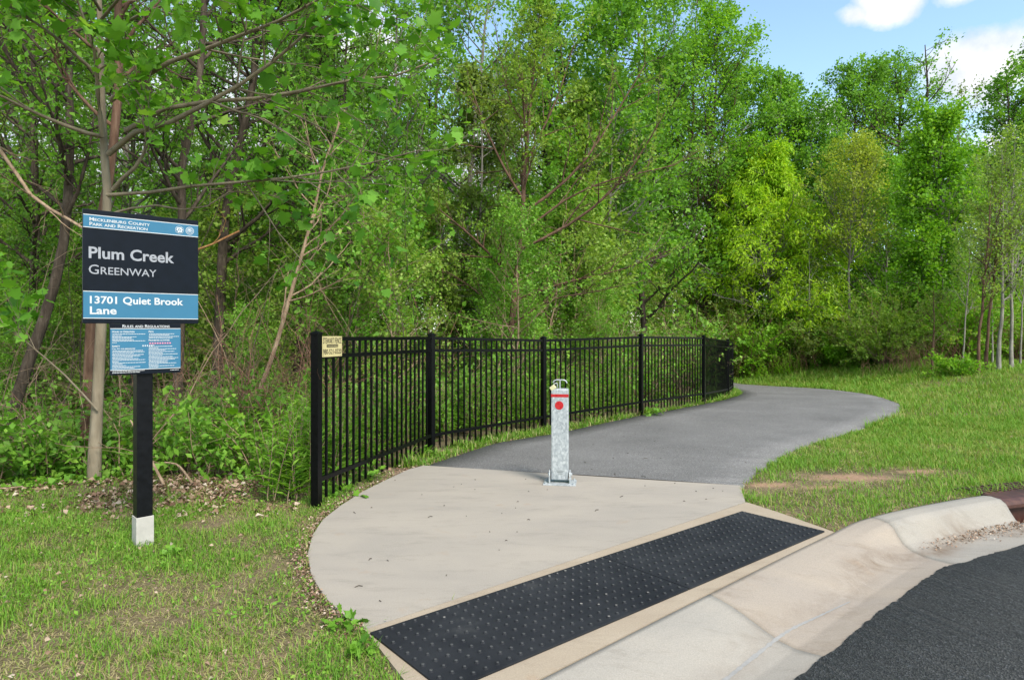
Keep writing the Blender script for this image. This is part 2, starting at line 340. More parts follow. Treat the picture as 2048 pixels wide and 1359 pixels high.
def inpoly(x, y, poly):
    r = np.zeros(np.shape(x), bool); P = np.asarray(poly)
    for (x0, y0), (x1, y1) in zip(P, np.roll(P, -1, 0)):
        if y0 == y1: continue
        r ^= ((y0 > y) != (y1 > y)) & (x < (x1-x0)*(y-y0)/(y1-y0)+x0)
    return r
def sdist(x, y, line):                        # signed distance to a polyline (positive on its right-hand side) and arc position
    best = np.full(np.shape(x), 1e9); sg = np.zeros(np.shape(x)); arc = np.zeros(np.shape(x)); s0 = 0.
    for (x0, y0), (x1, y1) in zip(line[:-1], line[1:]):
        dx, dy = x1-x0, y1-y0; L = math.hypot(dx, dy); t = np.clip(((x-x0)*dx+(y-y0)*dy)/L**2, 0, 1)
        d = np.hypot(x-x0-t*dx, y-y0-t*dy); m = d < best
        best = np.where(m, d, best); sg = np.where(m, np.where((x-x0)*dy-(y-y0)*dx > 0, 1., -1.), sg); arc = np.where(m, s0+t*L, arc); s0 += L
    return best*sg, arc

# ------------------------------------------------------------------ terrain
ZY = [-30, 5.7, 7.5, 9.3, 11, 12.8, 14.9, 17.1, 19.5, 23, 25, 28, 34, 60, 200]
ZZ = [0, 0, -.03, -.09, -.095, -.125, -.225, -.345, -.47, -.70, -.80, -.74, -.5, -.4, 0]
def zb(y): return np.interp(y, ZY, ZZ)
P_left = catmull([(-.877, 6.476), (-.15, 8.0), (.52, 8.8), (1.345, 9.9), (2.98, 11.8), (4.0, 13.1), (5.0, 14.8), (5.85, 16.6), (6.35, 18.3), (6.6, 20.2), (6.35, 23), (5.4, 26), (3.6, 29.5), (1, 33)], 90)
P_right = catmull([(1.983, 5.654), (2.45, 6.4), (3.34, 7.6), (4.35, 8.65), (5.54, 9.95), (6.55, 11.1), (7.5, 12.6), (8.3, 14.5), (9.0, 16.6), (9.4, 19), (9.45, 21.5), (9.1, 24), (8.2, 27), (6.4, 31)], 90)
PATH_POLY = np.vstack([P_left, P_right[::-1]])
K_line = catmull([(-9, -5.6), (-5.2, -2.2), (-2.6, .1), (-.8, 1.71), (.109, 2.53), (1.02, 3.35), (2.167, 4.354), (2.62, 4.62), (3.17, 4.90), (3.72, 5.14), (4.6, 5.44), (6, 5.76), (9, 6.05), (16, 6.1), (30, 6.1)], 160)
SLAB = [(-.663, 2.962), (1.838, 5.118), (1.90, 5.35), (1.983, 5.654), (-.877, 6.476), (-1.0, 6.30), (-1.14, 5.85), (-1.25, 5.45), (-1.325, 5.0), (-1.352, 4.65), (-1.32, 4.3), (-1.24, 3.95), (-1.12, 3.62), (-.96, 3.32), (-.80, 3.10)]
BORDER = [(-.668, 2.952), (-.24, 2.225), (.101, 2.535), (1.012, 3.356), (2.160, 4.362), (2.13, 4.45), (1.98, 4.83), (1.846, 5.110)]
FENCE = [(-1.51, 5.02), (-.91, 7.34), (.452, 9.32), (2.18, 10.98), (3.765, 12.78), (4.94, 14.87), (5.79, 17.1), (6.2, 19.45), (6.05, 21.85), (5.4, 24.2)]
F_ext = np.array([(-1.9, 3.2)]+FENCE+[(4.2, 27), (2, 30.5)])
K_arc = np.concatenate([[0], np.cumsum(np.hypot(*np.diff(K_line, axis=0).T))])
def k_arc_at(p): return float(sdist(np.array([p[0]]), np.array([p[1]]), K_line)[1][0])
S_T0, S_T1, S_DRAIN0, S_DRAIN1 = k_arc_at((2.05, 4.26)), k_arc_at((2.72, 4.66)), k_arc_at((3.73, 5.145)), k_arc_at((4.75, 5.48))
S_J1, S_J2 = k_arc_at((1.02, 3.35)), k_arc_at((2.53, 4.56))
PN = [0, .06, .13, .17, .20, .24, .30, .37, .45, .61]
PLO = [.000, -.010, -.026, -.038, -.048, -.062, -.085, -.108, -.118, -.100]
PHI = [.045, .052, .046, .020, -.030, -.085, -.112, -.118, -.114, -.100]
def kerb_z(n, s):
    f = smooth(S_T0, S_T1, s); return (1-f)*np.interp(n, PN, PLO)+f*np.interp(n, PN, PHI)
def ground_z(x, y, noise_on=True):
    x = np.asarray(x, float); y = np.asarray(y, float)
    z = zb(y)-.018
    b, _ = sdist(x, y, P_right); b = np.where(y < 5.6, x-1.95, b)
    bank = smooth(.0, 5.5, b)*(np.interp(y, [3, 6, 10, 24, 40], [.06, .07, .10, .14, .1])-zb(y))
    z = z+np.where(y < 24, bank, bank*np.interp(y, [24, 32], [1, .4]))
    d, _ = sdist(x, y, F_ext); d = -d
    z = z-.42*smooth(.3, 4.5, d)*smooth(5.2, 8, y)
    if noise_on: z = z+(fbm(x, y, .8, 3)-.5)*.10*smooth(.1, 1.2, np.minimum(np.abs(b), 3))*smooth(.2, 1.0, np.abs(d))*smooth(2.2, 2.9, np.abs(y-3.9)+1.6)*smooth(.9, 2.2, np.hypot(x-.4, y-4.2)-1.2)
    n, s = sdist(x, y, K_line)
    f = smooth(S_T0, S_T1, s); kb = .045*f
    near = smooth(-.7, -.02, n); z = np.where(n < .4, z*(1-near*f)+(kb-.006)*near*f, z)
    z = z-smooth(-.005, .10, n)*.45
    return z
def axis(lo, hi, near0, near1, fine, grow):
    a = list(np.arange(near0, near1, fine)); s = fine
    while a[-1] < hi: s = min(s*grow, 6); a.append(a[-1]+s)
    s = fine; b = [a[0]]
    while b[-1] > lo: s = min(s*grow, 6); b.append(b[-1]-s)
    return np.array(b[:0:-1]+a)
gx = axis(-140, 150, -6, 11, .11, 1.12); gy = axis(-60, 260, 1, 22, .11, 1.1)
GX, GY = np.meshgrid(gx, gy); GZ = ground_z(GX, GY); GZ -= .07*(inpoly(GX, GY, PATH_POLY) | inpoly(GX, GY, SLAB)); nx = len(gx); ny = len(gy)
idx = np.arange(nx*ny).reshape(ny, nx)
a, b_, c, d = idx[:-1, :-1].ravel(), idx[:-1, 1:].ravel(), idx[1:, 1:].ravel(), idx[1:, :-1].ravel()
tag(link('ground', tri_mesh('ground', np.stack([GX, GY, GZ], -1).reshape(-1, 3), np.vstack([np.stack([a, b_, c], 1), np.stack([a, c, d], 1)]), M['soil'], smooth=True)), kind='structure')
def strip(name, A, B, zA, zB, mat, n=6, skirt=.08, crown=0.0, ragged=0.0):
    t = np.linspace(0, 1, n)[None, :, None]; A = np.asarray(A); B = np.asarray(B)
    if ragged:
        k = len(A); rr = np.random.default_rng(4)
        A = A+np.stack([rr.normal(0, ragged, k), rr.normal(0, ragged, k)], 1)
    XY = A[:, None, :]*(1-t)+B[:, None, :]*t
    Z = zA[:, None]*(1-t[..., 0])+zB[:, None]*t[..., 0]+crown*4*t[..., 0]*(1-t[..., 0])
    V = np.concatenate([XY, Z[..., None]], 2)
    L, R = V[:, :1].copy(), V[:, -1:].copy(); L[..., 2] -= skirt; R[..., 2] -= skirt
    V = np.concatenate([L, V, R], 1); k, m = V.shape[:2]; id_ = np.arange(k*m).reshape(k, m)
    a, b, c, d = id_[:-1, :-1].ravel(), id_[:-1, 1:].ravel(), id_[1:, 1:].ravel(), id_[1:, :-1].ravel()
    return link(name, tri_mesh(name, V.reshape(-1, 3), np.vstack([np.stack([a, b, c], 1), np.stack([a, c, d], 1)]), mat))
rr = np.random.default_rng(11)
def rag(P, amp):
    P = P.copy(); e = np.convolve(rr.normal(0, 1, len(P)+2), [.25, .5, .25], 'same')[1:-1]*amp; e[:1] = 0
    P[:, 0] += e; P[:, 1] -= e*.6; return P
PL, PR = rag(catmull(P_left, 320), .016), rag(catmull(P_right, 320), .016)
tag(strip('path', PL, PR, zb(PL[:, 1]), zb(PR[:, 1]), M['path'], 8, .1, .012), kind='structure')
m = MB(); m.prism(SLAB, -.12, 0); tag(m.build('pavement', M['slab']), kind='structure')
m = MB(); m.prism(BORDER, -.12, .001); tag(m.build('pavement_border', M['border']), kind='structure')
# kerb with its gutter pan, in cast sections with open joints
def kline(s):
    s = np.asarray(s); p = np.stack([np.interp(s, K_arc, K_line[:, 0]), np.interp(s, K_arc, K_line[:, 1])], -1)
    e = .05; q = np.stack([np.interp(s+e, K_arc, K_line[:, 0])-np.interp(s-e, K_arc, K_line[:, 0]), np.interp(s+e, K_arc, K_line[:, 1])-np.interp(s-e, K_arc, K_line[:, 1])], -1)
    q /= np.linalg.norm(q, axis=-1, keepdims=True); return p, np.stack([q[..., 1], -q[..., 0]], -1)
def kerb_section(s0, s1, mat, nmin=0.0):
    s = np.linspace(s0+.003, s1-.003, max(4, int((s1-s0)/.05))); p, nrm = kline(s)
    pn = np.unique(np.concatenate([np.linspace(nmin, .61, 26), [x for x in PN if x >= nmin]]))
    Z = kerb_z(pn[None, :], s[:, None]); XY = p[:, None, :]+nrm[:, None, :]*pn[None, :, None]
    G = .85*np.exp(-((pn[None, :]-.33-.05*np.sin(s[:, None]*5))/.085)**2)*(.35+.65*smooth(S_J1, S_T0, s[:, None]))+.35*np.exp(-((pn[None, :]-.6)/.03)**2)
    V = np.concatenate([XY, Z[..., None]], 2)
    L, R = V[:, :1].copy(), V[:, -1:].copy(); L[..., 2] = -.3; R[..., 2] = -.3; G = np.concatenate([G[:, :1]*0, G, G[:, -1:]*0], 1)
    V = np.concatenate([L, V, R], 1); k, mm = V.shape[:2]; id_ = np.arange(k*mm).reshape(k, mm)
    a, b, c, d = id_[:-1, :-1].ravel(), id_[:-1, 1:].ravel(), id_[1:, 1:].ravel(), id_[1:, :-1].ravel()
    T = [np.stack([a, b, c], 1), np.stack([a, c, d], 1)]
    T.append(np.array([(id_[0, 0], id_[0, j+1], id_[0, j]) for j in range(1, mm-1)])); T.append(np.array([(id_[-1, 0], id_[-1, j], id_[-1, j+1]) for j in range(1, mm-1)]))
    me = tri_mesh('kerb', V.reshape(-1, 3), np.vstack(T), mat, tint=G.ravel()); return tag(link('kerb', me), kind='structure')
kerb_section(.5, S_J1-3.4, M['kerb_grey']); kerb_section(S_J1-3.4, S_J1, M['kerb_grey']); kerb_mid = kerb_section(S_J1, S_J2, M['kerb']); kerb_section(S_J2, S_DRAIN0, M['kerb_grey'])
kerb_section(S_DRAIN0, S_DRAIN1, M['kerb_grey'], .27); kerb_section(S_DRAIN1, S_DRAIN1+6, M['kerb_grey'])
# road
s = np.linspace(.5, K_arc[-1]-1, 1800); p, nrm = kline(s)
e = (vnoise(s, s*0, 4, 5)-.5)*.022+(vnoise(s, s*0, 23, 6)-.5)*.022+(vnoise(s, s*0, 60, 7)-.5)*.012
inner = p+nrm*(.585+e)[:, None]; outer = np.stack([p[:, 0]*.2+14, p[:, 1]*.1-26], 1)
tag(strip('road', inner, outer, np.full(len(s), -.093), np.full(len(s), -.12), M['road'], 14, .012), kind='structure')
def kerb_hit(x, y):                           # the point of the kerb's surface seen at a photo pixel
    z = -.05
    for _ in range(12):
        Y = FPX*(EYE-z)/(y-HOR); X = (x-1024)/FPX*Y; n, s_ = sdist(np.array([X]), np.array([Y]), K_line); z = float(kerb_z(n, s_)[0])
    return X, Y, z
V, T, cpts = [], [], catmull([kerb_hit(*q)[:2] for q in ((1440, 1368), (1510, 1312), (1576, 1262), (1640, 1231), (1700, 1203))], 60)
rs = np.random.default_rng(3)
for i, (x, y) in enumerate(cpts):
    t = cpts[min(i+1, 59)]-cpts[max(i-1, 0)]; t /= np.linalg.norm(t); w = (.006+.007*rs.random())*(1-.6*i/59)
    for sgn in (-1, 1):
        q = (x-sgn*t[1]*w, y+sgn*t[0]*w); n, s_ = sdist(np.array([q[0]]), np.array([q[1]]), K_line); V.append((*q, float(kerb_z(n, s_)[0])+.0025))
for i in range(59):
    if True: T += [(2*i, 2*i+2, 2*i+1), (2*i+1, 2*i+2, 2*i+3)]
link('paint_streak', tri_mesh('paint_streak', V, T, M['chalk']), kerb_mid)
# ------------------------------------------------------------------ tactile paving: two black panels side by side
pa, pb = np.array([-.635, 2.905]), np.array([1.708, 4.827]); pu = (pb-pa)/np.linalg.norm(pb-pa); pv = np.array([pu[1], -pu[0]])
def tactile_panel(i, label):
    m = MB(); L = 1.512; u0 = i*(L+.006); D = .61
    root_xy = pa+pu*(u0+L/2)+pv*D/2
    m.box((0, 0, .006), (L, D, .010), bevel=.002)
    rg = np.random.default_rng(5+i); sp = .0603
    for a in range(25):
        for b in range(10):
            x, y = -L/2+.032+a*sp, D/2-.034-b*sp
            wx, wy = root_xy+pu*x-pv*y*1.0
            worn = fbm(np.array([wx]), np.array([wy]), 1.6, 9)[0]+.22*math.exp(-((u0+L/2+x-1.0)/.55)**2)
            m.mi = 0; m.cyl((x, y, .0105), (x, y, .0175), .0125, .0080, 10)
            if rg.random() < smooth(.54, .9, worn)*.85: m.mi = 1
            else: m.mi = 2
            r = .0076*rg.uniform(.75, 1.02); m.cyl((x, y, .0170), (x, y, .0182), r*1.03, r*.85, 8)
    o = m.build('tactile_paving', [M['tactile'], M['dome_worn'], M['dome_tip']])
    o.location = (*root_xy, .0); o.rotation_euler = (0, 0, math.atan2(pu[1], pu[0]))
    tag(o, label, 'paving panel', 'black dimpled panels across the ramp'); return o
tactile_panel(0, 'black dimpled ramp panel beside the grass, most of its domes worn pale')
tactile_panel(1, 'black dimpled ramp panel next to the kerb and the bare soil, domes hardly worn')

# ------------------------------------------------------------------ storm drain: rusty cast iron hood, throat plate and grate
sm = (S_DRAIN0+S_DRAIN1)/2; (dp,), (dn,) = kline(np.array([sm])); drz = math.atan2(-dn[0], dn[1])+pi   # local x along the kerb, local -y to the road
du = np.array([-dn[1], dn[0]]); DL = S_DRAIN1-S_DRAIN0-.012
drain = thing('storm_drain', 'rusty brown cast iron storm drain inlet let into the kerb', 'storm drain', (dp[0], dp[1], 0), math.atan2(du[1], du[0]))
m = MB()
prof = [(.24, .040), (-.02, .052), (-.10, .052), (-.145, .046), (-.172, .030), (-.186, .006), (-.188, -.018), (-.176, -.020), (-.165, .0), (-.14, .022), (-.02, .03), (.24, .02)]
A = [m.bm.verts.new((-DL/2, y, z)) for y, z in prof]; B = [m.bm.verts.new((DL/2, y, z)) for y, z in prof]; k = len(prof)
for i in range(k): m.bm.faces.new((A[i], A[(i+1) % k], B[(i+1) % k], B[i]))
m.bm.faces.new(A[::-1]); m.bm.faces.new(B)
for a in np.arange(-DL/2+.06, DL/2, .075): m.box((a, .10, .050), (.05, .2, .010), bevel=.003)
m.build('hood', M['rust'], drain)
m = MB(); m.box((0, -.125, -.09), (DL, .02, .18)); m.cyl((.02, -.134, -.055), (.02, -.160, -.055), .022, .018, 10); m.cyl((.02, -.160, -.055), (.02, -.172, -.055), .011, .011, 6); m.build('throat_plate', M['rust'], drain)
m = MB(); gz = -.108
for a in (-.20, .42): m.box((a, -.38, gz), (.03, .40, .024))
for b in np.arange(-.55, -.20, .036): m.box((.11, b, gz+.004), (.60, .017, .022), bevel=.003)
m.build('grate', M['rust'], drain)

# ------------------------------------------------------------------ park sign
SZ = 0.0
sign = thing('park_sign', 'navy and blue greenway name sign on a square black post', 'park sign', (-2.365, 4.165, SZ), radians(44))
PW = .092
m = MB(); m.box((0, 0, 1.125), (PW, PW, 1.93), bevel=.004); m.build('post', M['post_black'], sign)
m = MB(); m.box((0, 0, .07), (PW+.010, PW+.010, .20), bevel=.003); m.build('post_sleeve', M['post_white'], sign)
SW, SH, TOP = .655, .686, 2.082
panel = None
def board(name, w, h, top, x0, y):
    m = MB(); m.box((0, 0, -h/2), (w, .018, h), bevel=.003); o = m.build(name, M['navy'], sign); o.location = (x0, y, top); return o
panel = board('name_board', SW, SH, TOP, -.012, -PW/2-.010)
FY = -.0092
def plate(name, parent, x0, x1, z0, z1, mat, th=.0012, y=FY):
    m = MB(); m.box(((x0+x1)/2, y-th/2+.0002, (z0+z1)/2), (x1-x0, th, z1-z0)); return m.build(name, mat, parent)
e = SW/2-.0022
plate('blue_band', panel, -e, e, -.155*SH, -.05*SH, M['blue']); plate('blue_band', panel, -e, e, -.951*SH, -.722*SH, M['blue'])
for f in (.048, .158, .7185, .954): plate('white_line', panel, -e, e, -(f+.0032)*SH, -(f-.0032)*SH, M['letter_white'], .0016)
TY = FY-.0016; lx = -SW/2
text_mesh('lettering', 'Mecklenburg County', M['letter_white'], panel, lx+.034, -.100*SH, .030*SH, .50*SW, TY, .012, smallcaps=.8)
text_mesh('lettering', 'Park and Recreation', M['letter_white'], panel, lx+.034, -.1415*SH, .030*SH, .48*SW, TY, .012, smallcaps=.8)
text_mesh('lettering', 'Plum Creek', M['letter'], panel, lx+.030, -.425*SH, .098*SH, .725*SW, TY, .022)
text_mesh('lettering', 'Greenway', M['letter'], panel, lx+.030, -.565*SH, .082*SH, .565*SW, TY, .004, smallcaps=.8)
text_mesh('lettering', '13701 Quiet Brook', M['letter_white'], panel, lx+.036, -.823*SH, .063*SH, .80*SW, TY, .022)
text_mesh('lettering', 'Lane', M['letter_white'], panel, lx+.036, -.917*SH, .066*SH, .215*SW, TY, .022)
def seal(cx, cz, r, kind):
    m = MB(); Y = FY-.0012
    def disc(x, z, rad, th, seg=28): m.cyl((cx+x*r, Y, cz+z*r), (cx+x*r, Y-th, cz+z*r), rad*r, None, seg)
    m.mi = 0; disc(0, 0, 1, .0010); m.mi = 1; disc(0, 0, .88, .0016) if kind else disc(0, 0, .92, .0016)
    m.mi = 0
    if kind:
        disc(0, 0, .70, .0020); m.mi = 1; disc(0, 0, .60, .0024); m.mi = 0; disc(-.02, .05, .42, .0028); m.mi = 1; disc(.18, .16, .13, .0032, 10); disc(-.2, -.02, .12, .0032, 10); disc(.05, -.2, .12, .0032, 10)
    else:
        for x, z, q in ((-.45, .32, .24), (-.1, .45, .22), (.3, .38, .27), (.55, .05, .22), (-.55, -.05, .2), (.0, .0, .22), (.35, -.38, .26), (-.2, -.45, .27), (-.05, .2, .2)): disc(x, z, q, .0021, 10)
        m.mi = 1
        for x, z, q in ((-.12, .2, .12), (.28, .1, .12), (-.3, -.15, .1), (.1, -.3, .1)): disc(x, z, q, .0026, 8)
    m.build('round_seal', [M['letter_white'], M['blue']], panel)
seal(.82*SW-SW/2, -.106*SH, .037*SH, 0); seal(.917*SW-SW/2, -.106*SH, .037*SH, 1)
RW, RH = .405, .318
rules = board('rules_board', RW, RH, TOP-SH-.0005, .004, -PW/2-.010)
e = RW/2-.0022
plate('blue_band', rules, -e, e, -.895*RH, -.105*RH, M['blue'])
for f in (.098, .902): plate('white_line', rules, -e, e, -(f+.006)*RH, -(f-.006)*RH, M['letter_white'], .0016)
text_mesh('lettering', 'Rules and Regulations', M['letter_white'], rules, .0, -.078*RH, .058*RH, .665*RW, TY, .008, 'CENTER', smallcaps=.8)
hx0, hx1 = -RW/2+.012, .012
for tx, z, h, w, x in (('Hours of Operation', .176, .036, .30, hx0), ('Safety', .455, .036, .105, hx0), ('Call 911 for emergencies', .503, .028, .31, hx0), ('Pets', .176, .036, .068, hx1), ('Prohibited activities', .345, .034, .30, hx1)):
    text_mesh('heading', tx, M['letter_white'], rules, x, -z*RH, h*RH, w*RW, TY, .02, smallcaps=.8)
rg = np.random.default_rng(2)
def rule_lines(x, zs):                        # small print too fine to read: rows of word-length strokes
    m = MB()
    for z, w in zs:
        a = x+.002*(rg.random() < .3)
        while a < x+w*RW:
            l = rg.uniform(.006, .018); b = min(a+l, x+w*RW); m.box(((a+b)/2, FY-.0014, -z*RH), (b-a, .0012, .0105*RH)); a = b+.0022
    m.build('small_print', M['letter_white'], rules)
rule_lines(hx0, [(.205, .45), (.232, .13), (.260, .33), (.286, .26), (.313, .29), (.340, .45), (.37, .06)])
rule_lines(hx0, [(.53+.0262*i, w) for i, w in enumerate((.42, .44, .29, .43, .38, .28, .36, .45, .09, .46, .14, .19, .38, .3))])
rule_lines(hx1, [(.205, .37), (.232, .30), (.258, .44), (.284, .35)])
rule_lines(hx1, [(.43+.0262*i, w) for i, w in enumerate((.08, .34, .14, .4, .24, .37, .2, .42, .2, .35, .43, .38, .28, .27, .40, .14, .37, .14))])
rule_lines(-RW/2+.012, [(.925, .44), (.955, .38)]); rule_lines(.085*RW/.4+.05, [(.94, .13)])
m = MB()
for i in range(9):
    m.mi = 0; m.cyl((hx1+.008+i*.0146, FY-.0008, -.392*RH), (hx1+.008+i*.0146, FY-.002, -.392*RH), .0058, None, 12); m.mi = 1; m.box((hx1+.008+i*.0146, FY-.0024, -.392*RH), (.0062, .001, .0036), rot=Matrix.Rotation(.6*(i % 3-1), 3, 'Y') if i % 3 != 1 else None)
m.build('prohibition_icons', [M['icon_red'], M['letter_white']], rules)
m = MB()
for i in range(5): m.box((-.085+.16*RW+i*.0125, FY-.0014, -.438*RH), (.0065, .0012, .009), bevel=.0004)
m.build('safety_icons', M['letter_white'], rules)

# ------------------------------------------------------------------ fence
fz = [0.0, -.032, -.098, -.074, -.117, -.227, -.351, -.49, -.66, -.80]
fence = thing('metal_fence', 'black metal picket fence curving along the asphalt path', 'fence', (FENCE[0][0], FENCE[0][1], 0))
F0 = Vector((FENCE[0][0], FENCE[0][1], 0))
RAIL_TOP = 1.30
for i, (x, y) in enumerate(FENCE):
    j = min(i, len(FENCE)-2); ang = math.atan2(FENCE[j+1][1]-FENCE[j][1], FENCE[j+1][0]-FENCE[j][0])
    m = MB(); m.box((0, 0, .62), (.062, .062, 1.40)); o = m.build('post', M['black_metal'], fence, Vector((x, y, fz[i]))-F0, (0, 0, ang))
    m = MB(); m.box((0, 0, 1.322), (.070, .070, .018), bevel=.003)
    v = m.cyl((0, 0, 1.331), (0, 0, 1.346), .047, .012, 4); bmesh.ops.rotate(m.bm, cent=(0, 0, 0), matrix=Matrix.Rotation(pi/4, 3, 'Z'), verts=v)
    m.build('post_cap', M['black_metal'], o)
for i in range(len(FENCE)-1):
    a, b = Vector((*FENCE[i], fz[i])), Vector((*FENCE[i+1], fz[i+1])); d = b-a; L = math.hypot(d.x, d.y); ang = math.atan2(d.y, d.x); sl = d.z/L
    npk = 20; m = MB(); sp = (L-.064)/(npk+1)
    def bar(x0, x1, z, h, w):                 # a rail sheared along the slope
        vs = m.box((0, 0, 0), (x1-x0, w, h))
        for v in vs: v.co.x += (x0+x1)/2; v.co.z += z+sl*v.co.x
    for k in range(npk):
        xx = .032+sp*(k+1); m.box((xx, 0, .032+sl*xx+(1.283-.032)/2), (.0175, .0175, 1.283-.032))
    pn = m.build('fence_panel', M['black_metal'], fence, a-F0, (0, 0, ang))
    for z in (RAIL_TOP-.0165, RAIL_TOP-.155, .190):
        m = MB(); bar(.0335, L-.0335, z, .033, .030); m.build('rail', M['black_metal'], pn)
# maker's plate fixed to the first panel
d = np.array(FENCE[1])-np.array(FENCE[0]); d /= np.linalg.norm(d)
fs = thing('fence_sign', 'small cream plate with black lettering and a phone number on the fence', 'sign', (0, 0, 0))
cS = np.array(FENCE[0])+d*.205
PWid, PH, zc = .305, .163, 1.220
fs.location = (cS[0]+d[1]*.0175, cS[1]-d[0]*.0175, zc); fs.rotation_euler = (0, radians(.6), math.atan2(d[1], d[0]))
m = MB(); m.box((0, 0, 0), (PWid, .003, PH), bevel=.001)
for sx, sz in ((-1, -1), (1, -1), (-1, 1), (1, 1)): m.mi = 1; m.cyl((sx*PWid*.44, -.001, sz*PH*.44), (sx*PWid*.44, -.0025, sz*PH*.44), .0032, None, 10)
m.build('plate', [M['cream'], M['ink']], fs)
text_mesh('lettering', 'STEWART FENCE', M['ink'], fs, 0, .024, .045, .284, -.0018, .004, 'CENTER')
text_mesh('lettering', '980-521-0320', M['ink'], fs, 0, -.060, .040, .284, -.0018, .006, 'CENTER')
m = MB(); m.box((0, -.0018, .005), (.175, .001, .021)); bar_ = m.build('black_strip', M['ink'], fs)
text_mesh('lettering', 'Commercial & Residential', M['cream'], bar_, 0, .0015, .0075, .160, -.0026, .01, 'CENTER')

# ------------------------------------------------------------------ bollard
bol = thing('bollard', 'grey galvanised fold-down bollard with a red dot', 'bollard', (.424, 5.735, .0), radians(-8))
BW = .152
m = MB(); m.box((0, 0, .435), (BW, .075, .80), bevel=.012); m.build('body', M['galv'], bol)
m = MB(); m.box((0, 0, .006), (.285, .20, .012), bevel=.002)
for sx in (-1, 1):
    for sy in (-1, 1): m.cyl((sx*.122, sy*.078, .012), (sx*.122, sy*.078, .022), .011, .010, 6); m.cyl((sx*.122, sy*.078, .02), (sx*.122, sy*.078, .03), .005, .005, 8)
m.build('base_plate', M['galv'], bol)
for sx in (-1, 1):
    m = MB(); x = sx*(BW/2+.013)
    pts = [(-.06, .012), (-.06, .05)]+[(-.06*cos(t), .075+.06*sin(t)*.75) for t in np.linspace(0, pi, 10)]+[(.06, .05), (.06, .012)]
    lo = [m.bm.verts.new((x-.005, a, b)) for a, b in pts]; hi = [m.bm.verts.new((x+.005, a, b)) for a, b in pts]; n = len(pts)
    m.bm.faces.new(lo); m.bm.faces.new(hi[::-1])
    for i in range(n): m.bm.faces.new((lo[i], lo[(i+1) % n], hi[(i+1) % n], hi[i]))
    m.cyl((x, 0, .08), (x+sx*.018, 0, .08), .014, .013, 6); m.cyl((x, -.03, .045), (x+sx*.012, -.03, .045), .009, .008, 6)
    m.build('hinge_bracket', M['galv'], bol)
m = MB(); m.box((0, -.0383, .775), (BW+.002, .0016, .026)); m.build('red_stripe', M['red'], bol)
m = MB(); m.box((-BW/2-.0005, 0, .775), (.0016, .075, .026)); m.build('red_stripe', M['red'], bol)
m = MB(); m.cyl((-.005, -.0375, .690), (-.005, -.0395, .690), .0375, None, 32); m.build('red_dot', M['red'], bol)
m = MB(); m.box((.003, -.0383, .105), (.085, .0016, .046), bevel=.0005)
m.mi = 1
for k in range(3): m.box((.003, -.0395, .118-.013*k), (.066-.012*k, .0008, .0028))
m.build('maker_label', [M['label'], M['post_black']], bol)
m = MB(); m.tube([(-.001, 0, .83), (-.001, 0, .908)], .0055); m.tube([(-.062, 0, .886), (-.050, 0, .903), (-.03, 0, .910), (.03, 0, .910), (.05, 0, .903), (.062, 0, .882)], .0055); m.build('handle', M['label'], bol)
lock = thing('padlock', 'cream padlock hanging from the top of the bollard', 'padlock', (.424-.062, 5.735+.0, .842), radians(-8))
ry = Matrix.Rotation(radians(-38), 3, 'Y')
m = MB(); m.box((0, -.012, .0), (.052, .034, .040), rot=ry, bevel=.007); m.build('lock_case', M['lock'], lock)
m = MB(); m.tube([(.0, -.012, .02), (.016, -.010, .038), (.034, -.006, .040), (.040, -.002, .022), (.036, 0, .002)], .0045); m.build('shackle', M['galv'], lock)
# ------------------------------------------------------------------ vegetation builders
def nrm(v): return v/np.maximum(np.linalg.norm(v, axis=-1, keepdims=True), 1e-9)
def grow(rg, p0, d, L, K, wob, up):           # B polylines of K points from p0 along d, bending by up and wandering by wob
    B = len(p0); P = np.empty((B, K, 3)); P[:, 0] = p0; d = nrm(d.copy())
    for k in range(1, K):
        d = nrm(d+rg.normal(0, wob, (B, 3))+np.array([0, 0, 1.])*np.reshape(up, (-1, 1)))
        P[:, k] = P[:, k-1]+d*(L/(K-1))[:, None]
    return P
def sample(P, R, t):                          # P (B,K,3), R (B,K), t (B,n) in 0..1 -> points, tangents, radii
    K = P.shape[1]; f = t*(K-1-1e-6); i = f.astype(int); w = f-i; b = np.arange(len(P))[:, None]
    A, C = P[b, i], P[b, i+1]
    return A*(1-w[..., None])+C*w[..., None], nrm(C-A), R[b, i]*(1-w)+R[b, i+1]*w
def tubes(P, R, S):
    B, K, _ = P.shape; t = np.empty_like(P); t[:, 1:-1] = P[:, 2:]-P[:, :-2]; t[:, 0] = P[:, 1]-P[:, 0]; t[:, -1] = P[:, -1]-P[:, -2]; t = nrm(t)
    ref = np.where(np.abs(t[..., 2:3]) > .9, np.array([1., 0, 0]), np.array([0, 0, 1.])); a = nrm(np.cross(t, ref)); b = np.cross(t, a)
    th = np.arange(S)/S*2*pi
    V = P[:, :, None]+R[:, :, None, None]*(a[:, :, None]*np.cos(th)[:, None]+b[:, :, None]*np.sin(th)[:, None])
    id_ = np.arange(B*K*S).reshape(B, K, S); q = np.roll(id_, -1, 2)
    A, Bq, C, D = id_[:, :-1].ravel(), q[:, :-1].ravel(), q[:, 1:].ravel(), id_[:, 1:].ravel()
    return V.reshape(-1, 3), np.vstack([np.stack([A, Bq, C], 1), np.stack([A, C, D], 1)])
def join(parts):
    V, T, o = [], [], 0
    for v, t in parts: V.append(v); T.append(t+o); o += len(v)
    return np.vstack(V), np.vstack(T)
